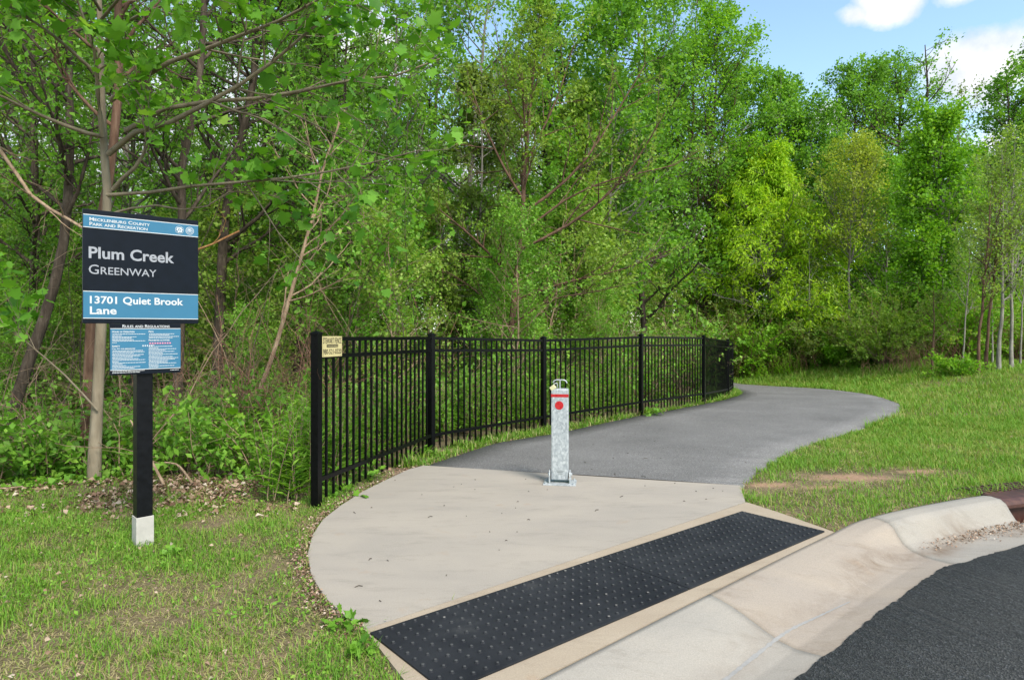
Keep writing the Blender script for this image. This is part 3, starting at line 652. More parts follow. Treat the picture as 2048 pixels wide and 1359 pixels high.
def kids(rg, P, R, n, t0, t1, ang, spread, lens, K, wob, up, rfac=.6, rmin=.002, flat=0.0):
    B = len(P); t = (np.arange(n)[None]+rg.random((B, n)))/n*(t1-t0)+t0
    p, tg, r = sample(P, R, t); tg = tg.reshape(-1, 3); p = p.reshape(-1, 3); r = r.ravel(); t = t.ravel()
    q = rg.normal(0, 1, tg.shape); q[:, 2] *= (1-flat); perp = nrm(q-tg*np.sum(q*tg, 1, keepdims=True))
    an = ang+rg.normal(0, spread, len(t)); d = tg*np.cos(an)[:, None]+perp*np.sin(an)[:, None]
    L = lens(t, rg)
    if np.ndim(L) == 0: L = np.full(len(t), L)
    Q = grow(rg, p, d, L, K, wob, up); r0 = np.clip(r*rfac, rmin, None)
    return Q, r0[:, None]*np.linspace(1, .35, K)[None]
LEAF = {   # outline templates: x across, y along, z up; fans of triangles
 'oval': (np.array([[0, 0, 0], [.30, .45, .07], [0, 1, -.05], [-.30, .45, .07], [0, .5, 0]]), np.array([[0, 1, 4], [1, 2, 4], [2, 3, 4], [3, 0, 4]])),
 'diamond': (np.array([[0, 0, 0], [.36, .5, .08], [0, 1, 0], [-.36, .5, .08]]), np.array([[0, 1, 2], [0, 2, 3]])),
 'narrow': (np.array([[0, 0, 0], [.15, .45, .04], [0, 1, -.12], [-.15, .45, .04]]), np.array([[0, 1, 2], [0, 2, 3]])),
}
o_ = np.array([[0, 0, 0], [.22, -.10, .02], [.50, .10, .06], [.38, .32, .03], [.56, .58, .05], [.24, .66, .02], [0, 1.0, -.04]]); mi_ = o_[1:-1][::-1]*np.array([-1, 1, 1])
o_ = np.vstack([o_, mi_, [[0, .38, -.03]]]); LEAF['lobed'] = (o_, np.array([[i, (i+1) % 12, 12] for i in range(12)]))
def leaves(rg, p, d, size, shape, upbias=.5, droop=.25, jit=.55):
    n = len(p); tv, tt = LEAF[shape]
    y = nrm(d*.6+rg.normal(0, .6, (n, 3))-np.array([0, 0, droop])); z = rg.normal(0, 1, (n, 3)); z[:, 2] = np.abs(z[:, 2])*.6+upbias*1.3
    x = nrm(np.cross(y, z)); z = np.cross(x, y); s = size*np.clip(rg.normal(1, jit*.6, n), .35, 2.0)
    V = p[:, None]+s[:, None, None]*(tv[None, :, :1]*x[:, None]+tv[None, :, 1:2]*y[:, None]+tv[None, :, 2:]*z[:, None])
    T = (tt[None]+(np.arange(n)*len(tv))[:, None, None]).reshape(-1, 3)
    return V.reshape(-1, 3), T, len(tv)
def to_px(P):                                 # photo pixel of points, for choosing how finely to build them
    return 1024+FPX*P[:, 0]/np.maximum(P[:, 1], .1), HOR+FPX*(EYE-P[:, 2])/np.maximum(P[:, 1], .1)
def resample(pl, K):
    pl = np.asarray(pl, float); s = np.concatenate([[0], np.cumsum(np.linalg.norm(np.diff(pl, axis=0), axis=1))]); c = catmull(pl, 60) if len(pl) > 2 else pl
    s = np.concatenate([[0], np.cumsum(np.linalg.norm(np.diff(c, axis=0), axis=1))]); u = np.linspace(0, s[-1], K)
    return np.stack([np.interp(u, s, c[:, k]) for k in range(3)], 1)
def trunk_poly(rg, base, H, lean=(0, 0), wob=.03, K=14):
    t = np.linspace(0, 1, K); P = np.stack([base[0]+lean[0]*H*t**1.3, base[1]+lean[1]*H*t**1.3, base[2]+H*t], 1)
    w = np.cumsum(rg.normal(0, wob*H/K*1.6, (K, 2)), 0); w -= w[:1]; P[:, :2] += w*np.minimum(t*4, 1)[:, None]; return P
def tree_meshes(seed, trunk, r0, limbs=None, n1=26, t0=.3, t1=.97, len1=.3, ang1=1.0, up1=.06, n2=7, len2=.42, n3=4, len3=.45, up2=.03, nl=9, leafsize=.1, shape='oval', shape_fn=None, rtip=.12, droop=.25, upbias=.5, wob=.10, tint0=0, flat=.2, t2=.18, l3=.25, scat=.5, flare=1.5, tuft=0):
    """trunk (K,3) world; returns trunk-mesh arrays and leaf arrays, relative to the trunk's base"""
    rg = np.random.default_rng(seed); base = trunk[0].copy(); trunk = trunk-base; H = np.linalg.norm(trunk[-1]-trunk[0])
    K = len(trunk); tt = np.linspace(0, 1, K); R = r0*((1-tt)**.85*(1-rtip)+rtip); R[0] *= flare; R[1] *= 1+(flare-1)*.25
    tr = trunk.copy(); tr[0, 2] -= .25 if K > 8 else 0
    parts = [tubes(tr[None], R[None], 12 if r0 > .04 else 7)]
    P0, R0 = trunk[None], R[None]
    sf = shape_fn or (lambda u: np.clip(.6+1.1*u, 0, 1)*np.sqrt(np.clip(1.1-u, .04, 1)))
    l1 = lambda t, g: H*len1*sf((t-t0)/(t1-t0))*g.uniform(.7, 1.2, len(t))+.05
    L1s = []
    if n1: L1s.append(kids(rg, P0, R0, n1, t0, t1, ang1, .2, l1, 8, wob, up1, .55, .004))
    if limbs:
        Q = np.stack([resample(np.asarray(l[0])-base, 8) for l in limbs]); L1s.append((Q, np.stack([l[1]*np.linspace(1, .3, 8) for l in limbs])))
    leafP, leafD = [], []
    for q, r in L1s:
        parts.append(tubes(q, r, 6))
        ln = np.linalg.norm(q[:, -1]-q[:, 0], axis=1); LL = np.repeat(ln, n2)
        Q2, R2 = kids(rg, q, r, n2, t2, 1., .75, .25, lambda t, g: LL*len2*(1.15-.6*t)*g.uniform(.6, 1.3, len(t))+.06, 5, wob*1.2, up2, .6, .0025, flat)
        parts.append(tubes(Q2, R2, 4)); ln2 = np.repeat(np.linalg.norm(Q2[:, -1]-Q2[:, 0], axis=1), n3)
        Q3, R3 = kids(rg, Q2, R2, n3, .2, 1., .7, .3, lambda t, g: ln2*len3*g.uniform(.6, 1.4, len(t))+.05, 3, wob*1.2, up2*.5, .7, .0016, flat)
        parts.append(tubes(Q3, R3, 3))
        for (a, b, n, lo) in ((Q3, R3, nl, l3), (Q2, R2, max(1, int(nl*.8)), .55)):
            if nl <= 0: continue
            t = rg.uniform(lo, 1.0, (len(a), n)); p, tg, _ = sample(a, b, t)
            keep = rg.random(len(a))[:, None] < .93
            p = p+rg.normal(0, leafsize*scat, p.shape); sel = np.broadcast_to(keep, t.shape).ravel()
            leafP.append(p.reshape(-1, 3)[sel]); leafD.append(tg.reshape(-1, 3)[sel])
    tv, t3 = join(parts)
    if not leafP: return base, tv, t3, None
    p, dd = np.vstack(leafP), np.vstack(leafD); lv, lt, k = leaves(rg, p, dd, leafsize, shape, upbias, droop)
    clump = vnoise(p[:, 0]*1.0+seed, p[:, 1]+p[:, 2]*1.3, .8, seed % 50)
    tint = np.clip(rg.normal(.42, .2, len(p))+(clump-.5)*.35+tint0, 0, 1); return base, tv, t3, (lv, lt, np.repeat(tint, k))
COUNT = {'t': 0}
def plant_tree(name, label, cat, group, barkm, leafm, **kw):
    base, tv, t3, lf = tree_meshes(**kw); root = thing(name, label, cat, base, 0, group)
    link('trunk', tri_mesh('trunk', tv, t3, M[barkm], smooth=True), root)
    if lf: link('crown', tri_mesh('crown', lf[0], lf[1], M[leafm], tint=lf[2]), root); COUNT['t'] += len(lf[1])
    COUNT['t'] += len(t3); return root
def copy_tree(root, loc, rz, sc, label, group=None):
    r = root.copy(); COL.objects.link(r); r.location = loc; r.rotation_euler = (0, 0, rz); r.scale = (sc, sc, sc); r['label'] = label
    if group: r['group'] = group
    for ch in list(root.children):
        c = ch.copy(); COL.objects.link(c); c.parent = r
    return r
def gpt(x, Y): X = (x-1024)/FPX*Y; return np.array([X, Y, float(ground_z(np.array([X]), np.array([Y]))[0])])
def tr_px(pts, Y0, Y1=None, r=1):             # trunk through photo pixels at depths going from Y0 to Y1, started on the ground
    Y1 = Y0 if Y1 is None else Y1; k = len(pts); P = [px(x, y, Y0+(Y1-Y0)*i/max(1, k-1)) for i, (x, y) in enumerate(pts)]
    g = float(ground_z(np.array([P[0][0]]), np.array([P[0][1]]))[0]); P[0][2] = g; return resample(P, 16)
def limb(pts, Y0, Y1, r): k = len(pts); return (np.array([px(x, y, Y0+(Y1-Y0)*i/(k-1)) for i, (x, y) in enumerate(pts)]), r)

# ---- the sycamore and its neighbours by the sign
G_ED = 'trees at the edge of the wood'
plant_tree('sycamore_tree', 'young pale-barked sycamore with wide limbs and big leaves, right behind the sign', 'tree', None, 'bark_pale', 'leaf_syc',
  seed=1, trunk=tr_px([(186, 968), (195, 800), (207, 560), (215, 400), (208, 300), (204, 200), (200, 60), (196, -120)], 5.85, 5.9), r0=.052, rtip=.3, n1=0, flare=1.25, n2=9, len2=.40, n3=4, len3=.5, nl=4, leafsize=.08, t2=.42, shape='lobed', upbias=.9, droop=.3, wob=.09, up2=.02,
  limbs=[limb([(217, 308), (246, 277), (294, 255), (359, 239), (427, 198), (506, 154), (567, 106), (618, 62), (690, 10)], 5.85, 5.2, .026),
         limb([(250, 262), (325, 219), (393, 205), (533, 195), (608, 181), (700, 161), (800, 150), (880, 118)], 5.75, 5.5, .022),
         limb([(222, 200), (267, 167), (335, 126), (410, 99), (478, 72), (567, 38), (636, 0), (700, -50)], 5.8, 5.0, .024),
         limb([(205, 273), (196, 191), (191, 113), (172, 50), (140, -40)], 5.75, 5.2, .022),
         limb([(226, 379), (250, 352), (284, 318), (293, 260), (286, 222), (300, 150)], 5.85, 5.5, .020),
         limb([(214, 390), (304, 384), (410, 369), (547, 359), (700, 335), (840, 300)], 5.85, 5.6, .017),
         limb([(203, 273), (154, 260), (62, 222), (0, 191), (-90, 160)], 5.8, 4.9, .020),
         limb([(196, 150), (103, 68), (30, 20), (-60, -40)], 5.7, 4.8, .016),
         limb([(212, 430), (300, 410), (395, 420), (470, 380), (560, 395)], 5.9, 5.9, .012),
         limb([(204, 90), (260, 40), (330, 10), (420, -30)], 5.8, 4.7, .016),
         limb([(200, 20), (150, -60), (90, -140)], 5.8, 4.6, .016),
         limb([(202, 40), (290, -60), (400, -140)], 5.8, 4.6, .016),
         limb([(195, 820), (130, 750), (60, 690), (0, 640), (-40, 560)], 5.8, 5.3, .010)])
plant_tree('dead_branch', 'bare brown branch with a raw orange broken end, reaching down to the sign', 'branch', None, 'twig_tan', 'leaf_syc',
  seed=2, trunk=np.array([px(x, y, Y) for x, y, Y in [(-60, 210, 5.3), (0, 300, 5.25), (35, 350, 5.2), (62, 390, 5.1), (103, 420, 5.0), (140, 440, 4.9), (166, 456, 4.8)]])[::1], r0=.016, rtip=.6, n1=6, t0=.1, len1=.25, n2=3, n3=2, nl=0, flare=1.0)
plant_tree('dead_branch', 'short broken orange-brown branch sticking out past the sign on the fence side', 'branch', None, 'twig_orange', 'leaf_syc',
  seed=12, trunk=np.array([px(x, y, Y) for x, y, Y in [(478, 462, 5.6), (455, 473, 5.5), (425, 488, 5.4), (392, 500, 5.3), (330, 520, 5.35), (260, 540, 5.6), (214, 560, 5.8)]]), r0=.0085, rtip=.9, n1=0, nl=0, flare=1.0, limbs=[limb([(425, 488), (440, 470), (452, 440)], 5.4, 5.45, .004)], n2=2, n3=2)
plant_tree('woodland_tree', 'reddish flaking trunk standing against the pale sycamore', 'tree', G_ED, 'bark_red', 'leaf_mid',
  seed=3, t2=.3, trunk=tr_px([(168, 965), (176, 800), (183, 640), (196, 480), (222, 330), (238, 150), (236, 0), (240, -300)], 6.35, 6.6), r0=.055, rtip=.45, n1=14, t0=.55, len1=.24, n2=6, n3=4, nl=6, leafsize=.06, shape='oval', flare=1.3)
plant_tree('woodland_tree', 'thick dark trunk leaning out of the thicket, at the picture edge beyond the sign', 'tree', G_ED, 'bark_dark', 'leaf_mid',
  seed=4, trunk=tr_px([(-30, 960), (10, 880), (40, 770), (66, 700), (100, 600), (128, 480), (140, 300), (138, 100), (150, -200)], 7.4, 8.2), r0=.070, rtip=.35, n1=22, t0=.42, len1=.26, n2=6, n3=4, nl=10, leafsize=.06, flare=1.3)
plant_tree('woodland_tree', 'dark straight trunk that thickens upward between sycamore limbs, one tree over from the sign', 'tree', G_ED, 'bark_dark', 'leaf_mid',
  seed=5, trunk=tr_px([(350, 860), (362, 600), (365, 450), (362, 340), (393, 205), (404, 90), (410, -20), (420, -300)], 9.2, 9.6), r0=.070, rtip=.45, n1=24, t0=.36, len1=.26, n2=6, n3=4, nl=11, leafsize=.062, flare=1.3)
plant_tree('woodland_tree', 'brown trunk beyond the sign with a slight kink at mid height', 'tree', G_ED, 'bark_dark', 'leaf_mid',
  seed=6, trunk=tr_px([(430, 860), (440, 620), (450, 440), (474, 310), (506, 170), (512, 60), (530, -200)], 11.5, 11.8), r0=.10, rtip=.35, n1=30, t0=.30, len1=.26, n2=6, n3=4, nl=12, leafsize=.068, flare=1.3)
plant_tree('woodland_tree', 'slim dark trunk rising straight above the tangle of bare stems', 'tree', G_ED, 'bark_dark', 'leaf_deep',
  seed=7, trunk=tr_px([(590, 830), (601, 500), (608, 430), (611, 250), (614, 140), (618, -60), (625, -250)], 13.2, 13.2), r0=.075, rtip=.35, n1=30, t0=.28, len1=.24, n2=6, n3=4, nl=12, leafsize=.07)
plant_tree('leaning_sapling', 'slender light-brown sapling leaning over beside the near fence post', 'sapling', None, 'twig_tan', 'leaf_syc',
  seed=8, trunk=tr_px([(500, 850), (520, 780), (547, 707), (581, 590), (612, 480), (629, 420), (648, 330), (690, 220)], 8.2, 8.6), r0=.034, rtip=.3, n1=14, t0=.35, len1=.30, ang1=.7, up1=.05, n2=5, n3=3, nl=4, leafsize=.055)
# ---- the young tree behind the fence
plant_tree('young_tree', 'young open tree with fanning branches and small yellow-green leaves behind the bollard', 'tree', None, 'bark_red', 'leaf_lime',
  seed=9, trunk=tr_px([(1010, 815), (1018, 700), (1024, 640), (1031, 570), (1040, 480), (1046, 410), (1048, 350), (1060, 220), (1072, 90), (1080, 20)], 12.8, 12.8), r0=.075, rtip=.12, n1=12, t0=.5, t1=.97, len1=.22, ang1=.6, up1=.04, n2=10, len2=.34, n3=4, len3=.4, nl=9, leafsize=.062, flare=1.2, wob=.05, droop=.1,
  limbs=[limb([(1030, 575), (990, 520), (940, 470), (880, 420)], 12.8, 12.0, .035), limb([(1036, 500), (1100, 470), (1180, 420), (1260, 340), (1330, 225)], 12.8, 12.0, .035),
         limb([(1046, 425), (1110, 380), (1170, 320), (1230, 230), (1290, 130)], 12.8, 13, .035), limb([(1047, 400), (1005, 330), (965, 240), (940, 165)], 12.8, 12.4, .030),
         limb([(1050, 330), (1085, 260), (1120, 180), (1150, 80)], 12.8, 13, .026), limb([(1028, 600), (1130, 565), (1240, 540), (1340, 500)], 12.8, 12, .028),
         limb([(1022, 650), (1100, 600), (1180, 585), (1290, 560)], 12.8, 12.2, .022), limb([(1022, 655), (950, 580), (890, 540)], 12.8, 12.4, .02),
         limb([(1056, 260), (1020, 200), (1000, 110), (990, 50)], 12.8, 12.9, .022), limb([(1040, 470), (1130, 400), (1220, 360), (1350, 330), (1400, 300)], 12.8, 12.4, .026)])
# ---- trees deeper in: (px at base, depth, photo row of the top, seed, bark, leaf, label, extra)
def std(xb, Y, ytop, seed, barkm, leafm, label, name='woodland_tree', cat='tree', group='trees of the wood', xt=None, r=.10, **kw):
    b = gpt(xb, Y); H = (EYE-(ytop-HOR)/FPX*Y-b[2])*.94; rg = np.random.default_rng(seed+500)
    lean = (0 if xt is None else ((xt-xb)/FPX*Y)/H, 0)
    d = dict(n1=38, t0=.16, len1=.27, n2=7, n3=4, nl=12, leafsize=.11, shape='oval' if Y < 16 else 'diamond', scat=.7 if Y < 16 else 1.1); d.update(kw)
    return plant_tree(name, label, cat, group, barkm, leafm, seed=seed, trunk=trunk_poly(rg, b, H, lean), r0=r, **d)
std(70, 11, -260, 21, 'bark_dark', 'leaf_deep', 'dark leafy tree deep behind the leaning trunk', r=.08, t0=.25, n1=30, nl=12, leafsize=.07)
std(270, 13, -200, 22, 'bark_grey', 'leaf_mid', 'grey-trunked tree hidden behind the top of the sign', r=.09, t0=.28, n1=32, nl=12, leafsize=.075)
std(700, 12, -60, 23, 'bark_dark', 'leaf_deep', 'dark tree over the near end of the fence with drooping narrow leaves', r=.08, shape='narrow', leafsize=.11, droop=.8, nl=10, t0=.3, n1=28)
std(790, 15, -40, 24, 'bark_grey', 'leaf_mid', 'tall grey tree above the second fence post', r=.11, t0=.2, n1=34, nl=12, leafsize=.085)
std(905, 17, -150, 25, 'bark_grey', 'leaf_mid', 'slender tall tree whose thin trunk stands just beside the young open tree', r=.09, xt=960, t0=.2, n1=34, nl=12, leafsize=.09)
std(961, 15, 90, 26, 'bark_grey', 'leaf_olive', 'thin brownish tree close behind the young open tree', r=.055, len1=.16, nl=7, xt=968)
std(1078, 22, -60, 27, 'bark_dark', 'leaf_mid', 'big dark tree with a thick trunk and stout broken limbs above the bollard', r=.20, xt=1100, n1=32, len1=.26, leafsize=.11, rtip=.3,
    limbs=[limb([(1100, 285), (1130, 262), (1170, 232)], 22, 21.5, .09), limb([(1098, 300), (1150, 285), (1230, 265), (1290, 210)], 22, 22, .08), limb([(1095, 400), (1160, 330), (1240, 300), (1300, 325)], 22, 21, .07), limb([(1090, 190), (1030, 160), (950, 190)], 22, 22, .08), limb([(1105, 250), (1125, 190), (1130, 120)], 22, 22, .06), limb([(1102, 360), (1230, 420), (1260, 395)], 22, 21, .05)])
std(1218, 18, -90, 28, 'bark_white', 'leaf_mid', 'pale lichen-grey trunk above the third bay of the fence', r=.075, xt=1245, len1=.2)
std(1172, 17.5, 150, 29, 'bark_grey', 'leaf_lime', 'thin grey trunk rising over the fence next to the bollard', r=.06, len1=.2)
std(1290, 21, -130, 30, 'bark_dark', 'leaf_mid', 'full green tree over the middle of the fence', r=.11, len1=.27)
std(1356, 31, -50, 31, 'bark_white', 'leaf_mid', 'pale narrow trunk near the far end of the fence', r=.12, xt=1350, n1=38, leafsize=.12)
std(1382, 31, -60, 32, 'bark_red', 'leaf_mid', 'reddish-grey trunk crossing the fence top near its far end', r=.14, xt=1400, n1=38, len1=.27, leafsize=.12)
std(1408, 30, 0, 33, 'bark_dark', 'leaf_bright', 'dark trunk just inside the far fence corner', r=.15, xt=1440, n1=38, len1=.27, leafsize=.12)
std(1470, 35, 110, 34, 'bark_grey', 'leaf_mid', 'round-topped tree behind the bright maple', r=.14, len1=.24, t0=.35, n1=50, nl=13, leafsize=.13)
std(1560, 33, 108, 35, 'bark_grey', 'leaf_mid', 'tall rounded tree beyond the bright maple', r=.15, len1=.22, t0=.4, n1=50, nl=14, leafsize=.13)
std(1540, 29, 272, 36, 'bark_grey', 'leaf_maple', 'bright lime-green maple with a dense drooping crown at the bend in the path', name='maple_tree', group=None, r=.11, t0=.14, n1=90, len1=.37, n2=8, n3=5, nl=16, leafsize=.16, shape='narrow', scat=.7, droop=.75, ang1=1.15, up1=-.01, tint0=.1, xt=1520,
    shape_fn=lambda u: np.clip((1-u)*1.5, .2, 1)*np.clip(.72+u*1.2, 0, 1))
std(1700, 26.5, 285, 37, 'bark_grey', 'leaf_yellow', 'slim yellowish tree with forked pale stems past the bright maple', r=.06, t0=.42, n1=36, len1=.36, ang1=.6, up1=.05, n2=7, nl=10, leafsize=.085,
    limbs=[limb([(1700, 500), (1680, 430), (1665, 350)], 26.5, 26.5, .04), limb([(1702, 520), (1725, 420), (1720, 330)], 26.5, 26.5, .04), limb([(1698, 480), (1655, 410), (1640, 350)], 26.5, 26.5, .03)])
std(1690, 38, 118, 38, 'bark_dark', 'leaf_mid', 'tall ragged grey-green tree under the open sky', r=.2, xt=1700, len1=.25, t0=.42, n1=50, nl=13, leafsize=.13)
std(1800, 39, 100, 39, 'bark_dark', 'leaf_mid', 'tallest ragged tree with a dark crooked limb under the white clouds', r=.22, len1=.25, t0=.42, n1=50, nl=11, leafsize=.13, xt=1790,
    limbs=[limb([(1815, 300), (1770, 280), (1735, 240), (1720, 200)], 36, 35, .075), limb([(1800, 285), (1760, 265), (1740, 252)], 36, 35, .06), limb([(1850, 250), (1855, 180), (1850, 90)], 37, 37, .08)])
std(1905, 38, 150, 40, 'bark_grey', 'leaf_olive', 'half-bare tree with upright grey twigs beside the big cloud', r=.14, len1=.22, n1=30, nl=4, leafsize=.12)
std(1880, 25, 205, 41, 'bark_grey', 'leaf_bright', 'bright green full tree above the shrub bank', r=.10, t0=.2, n1=60, len1=.24, ang1=.9, nl=13, leafsize=.115, xt=1885)
std(2010, 29, 110, 42, 'bark_dark', 'leaf_mid', 'dark broken-topped tree at the picture edge behind thin trunks', r=.14, len1=.19, n1=36, nl=9, leafsize=.12)
std(2075, 30, 60, 43, 'bark_grey', 'leaf_mid', 'tree cut by the frame beyond the grass bank', r=.14, len1=.22, nl=12, leafsize=.12)
std(1775, 31, 330, 44, 'bark_grey', 'leaf_bright', 'low leafy tree filling the gap behind the yellowish tree', r=.07, t0=.12, n1=48, len1=.42, nl=13, leafsize=.11, tint0=-.1)
std(1640, 32, 205, 45, 'bark_grey', 'leaf_mid', 'mid green tree in the dip of the skyline', r=.09, n1=48, t0=.25, len1=.3, nl=12, leafsize=.12)
std(1462, 30.5, 480, 46, 'bark_grey', 'leaf_bright', 'small bright sapling under the maple by the fence end', r=.05, t0=.15, n1=40, len1=.3, nl=11, leafsize=.105)
std(1621, 26.6, 470, 47, 'bark_white', 'leaf_lime', 'nearly bare pale sapling past the bend of the path', name='sapling', cat='sapling', group=None, r=.032, len1=.25, n1=14, n2=4, n3=2, nl=2, leafsize=.06)
std(1864, 20.5, 560, 48, 'bark_red', 'leaf_olive', 'thin pinkish-brown stem among the shrubs', name='sapling', cat='sapling', group=None, r=.035, len1=.25, n1=12, n2=4, n3=3, nl=3, leafsize=.06)
std(1590, 33, 330, 49, 'bark_grey', 'leaf_mid', 'broad green crown between the maple and the yellowish tree', r=.08, t0=.12, n1=44, len1=.42, nl=12, leafsize=.12)
std(1700, 34, 300, 50, 'bark_dark', 'leaf_mid', 'broad leafy tree filling the wood behind the yellowish tree', r=.09, t0=.12, n1=44, len1=.4, nl=12, leafsize=.12)
std(1820, 34, 330, 51, 'bark_grey', 'leaf_bright', 'bushy light green tree beneath the crooked dark limb', r=.08, t0=.12, n1=44, len1=.42, nl=12, leafsize=.12)
std(1970, 32, 320, 52, 'bark_grey', 'leaf_mid', 'leafy tree closing the gap behind the thin bank trunks', r=.08, t0=.12, n1=44, len1=.42, nl=11, leafsize=.12)
std(1440, 32, 330, 53, 'bark_grey', 'leaf_bright', 'bushy bright tree next to the maple, over the far fence corner', r=.08, t0=.12, n1=44, len1=.4, nl=12, leafsize=.12)
GT = 'thin trunks on the grass bank'
for i, (xb, Yb, xt, yt, barkm, rad, lab) in enumerate([(1956, 19, 1985, 330, 'bark_red', .045, 'thin tan trunk on the grass bank, first past the shrubs'), (1970, 19.5, 2010, 250, 'bark_red', .045, 'thin brown trunk on the bank leaning towards the pale ones'), (1997, 19.2, 2003, 280, 'bark_white', .055, 'thin pale trunk between the brown trunk and the outermost pale one'), (2023, 19.6, 2030, 240, 'bark_white', .05, 'outermost thin pale trunk on the grass bank'), (1925, 21.5, 1940, 420, 'bark_white', .028, 'very slim pale stem just past the shrubs'), (1985, 22, 1965, 300, 'bark_white', .03, 'very slim pale stem crossing behind the thin brown trunk'), (2040, 21, 2055, 330, 'bark_white', .03, 'very slim pale stem at the frame, past the outermost trunk')]):
    std(xb, Yb, yt, 60+i, barkm, 'leaf_lime', lab, name='sapling', cat='sapling', group=GT, xt=xt, r=rad, t0=.3, n1=22, len1=.22, ang1=.6, up1=.05, n2=6, n3=3, nl=4, leafsize=.065)
# upper storey filling the depth of the wood, copies of a few kinds
G_IN = 'trees inside the wood'; rg = np.random.default_rng(77)
protos = []
for i, (lm, bk) in enumerate((('leaf_mid', 'bark_grey'), ('leaf_deep', 'bark_dark'), ('leaf_mid', 'bark_dark'), ('leaf_lime', 'bark_grey'))):
    b = gpt((40, 520, 860, 1150)[i], (19, 20, 23, 27)[i])
    protos.append(plant_tree('woodland_tree', 'one of many look-alike tall trees standing inside the wood', 'tree', G_IN, bk, lm, seed=80+i, trunk=trunk_poly(rg, b, (14, 13, 15, 13)[i], (.02, 0)), r0=(.12, .1, .13, .08)[i], n1=36, t0=.2, len1=.27, n2=6, n3=4, nl=14, leafsize=.10, scat=1.2, shape='diamond'))
spots = [(160, 17), (-60, 15), (600, 19.5), (690, 23), (430, 25), (240, 27), (60, 27), (560, 28), (760, 27), (960, 29), (1050, 33), (1210, 27), (1290, 31), (-200, 19), (-350, 25), (870, 34), (660, 35), (380, 36), (150, 36), (1330, 38), (2150, 28), (2250, 34), (-120, 34), (1230, 40)]
for i, (x, Y) in enumerate(spots):
    copy_tree(protos[int(rg.integers(4))], gpt(x, Y), rg.uniform(0, 6.28), rg.uniform(.85, 1.1), 'one of many look-alike tall trees standing inside the wood')

# understorey saplings, leafy from the ground up
G_U = 'leafy saplings under the tall trees'; up_ = []
for i, (x, Y, h, lm) in enumerate(((330, 12.5, 3.6, 'leaf_mid'), (745, 13.5, 4.2, 'weed'), (640, 14, 6.0, 'leaf_mid'), (1150, 16, 5.0, 'leaf_lime'))):
    b = gpt(x, Y); up_.append(plant_tree('sapling', 'one of many look-alike leafy saplings under the tall trees', 'sapling', G_U, 'twig_tan', lm, seed=300+i, trunk=trunk_poly(rg, b, h, (rg.normal(0, .08), 0), .06), r0=.03, n1=26, t0=.08, len1=.34, ang1=.9, n2=6, n3=3, nl=11, scat=1.0, leafsize=(.055, .06, .075, .075)[i], shape=('oval', 'oval', 'diamond', 'diamond')[i], tint0=.05))
k = 0
while k < 125:
    Y = 10.0+24*rg.random()**1.1; x = rg.uniform(-250, 1230); b = gpt(x, Y); d_, _ = sdist(np.array([b[0]]), np.array([b[1]]), F_ext)
    if -d_[0] < 1.6 or (Y < 11 and 150 < x < 260): continue
    k += 1; copy_tree(up_[int(rg.integers(4))], b, rg.uniform(0, 6.28), rg.uniform(.7, 1.2)*np.interp(Y, [10, 14, 20, 34], [.72, .85, 1.05, 1.3]), 'one of many look-alike leafy saplings under the tall trees')

for x, Y in ((1270, 24), (1330, 27), (1240, 28)): copy_tree(up_[3], gpt(x, Y), rg.uniform(0, 6.28), 1.0, 'one of many look-alike leafy saplings under the tall trees')
# far wood: one mass of trunks and leaves
rg = np.random.default_rng(90); tp, lp_, ld = [], [], []
for i in range(150):
    Y = rg.uniform(38, 75); X = rg.uniform(-1.05, .95)*Y; H = rg.uniform(9, 14) if X < 14 else rg.uniform(6, 9); b = np.array([X, Y, float(ground_z(np.array([X]), np.array([Y]))[0])])
    T_ = trunk_poly(rg, b, H); tp.append(tubes(T_[None], (rg.uniform(.1, .18)*np.linspace(1, .2, 14))[None], 5))
    nb = 46; t = rg.uniform(.03, 1, nb); c = np.stack([np.interp(t, np.linspace(0, 1, 14), T_[:, k]) for k in range(3)], 1); rad = H*.2*np.sin(np.clip(t*.85+.12, 0, 1)*pi)**.7
    c[:, :2] += rg.normal(0, .6, (nb, 2))*rad[:, None]; k = 55
    q = np.repeat(c, k, 0)+rg.normal(0, .42, (nb*k, 3)); lp_.append(q); ld.append(rg.normal(0, 1, q.shape))
p = np.vstack(lp_); lv, lt, k = leaves(rg, p, nrm(np.vstack(ld)), .20, 'diamond'); fv, ft = join(tp)
me = tri_mesh('far_wood', np.vstack([fv, lv]), np.vstack([ft, lt+len(fv)]), [M['bark_dark'], M['leaf_mid']], tint=np.concatenate([np.zeros(len(fv)), np.repeat(np.clip(rg.normal(.42, .22, len(p)), 0, 1), k)]), midx=np.concatenate([np.zeros(len(ft)), np.ones(len(lt))]))
tag(link('far_wood', me), 'mass of leafy trees closing the view far behind the fence', 'woodland', kind='stuff')
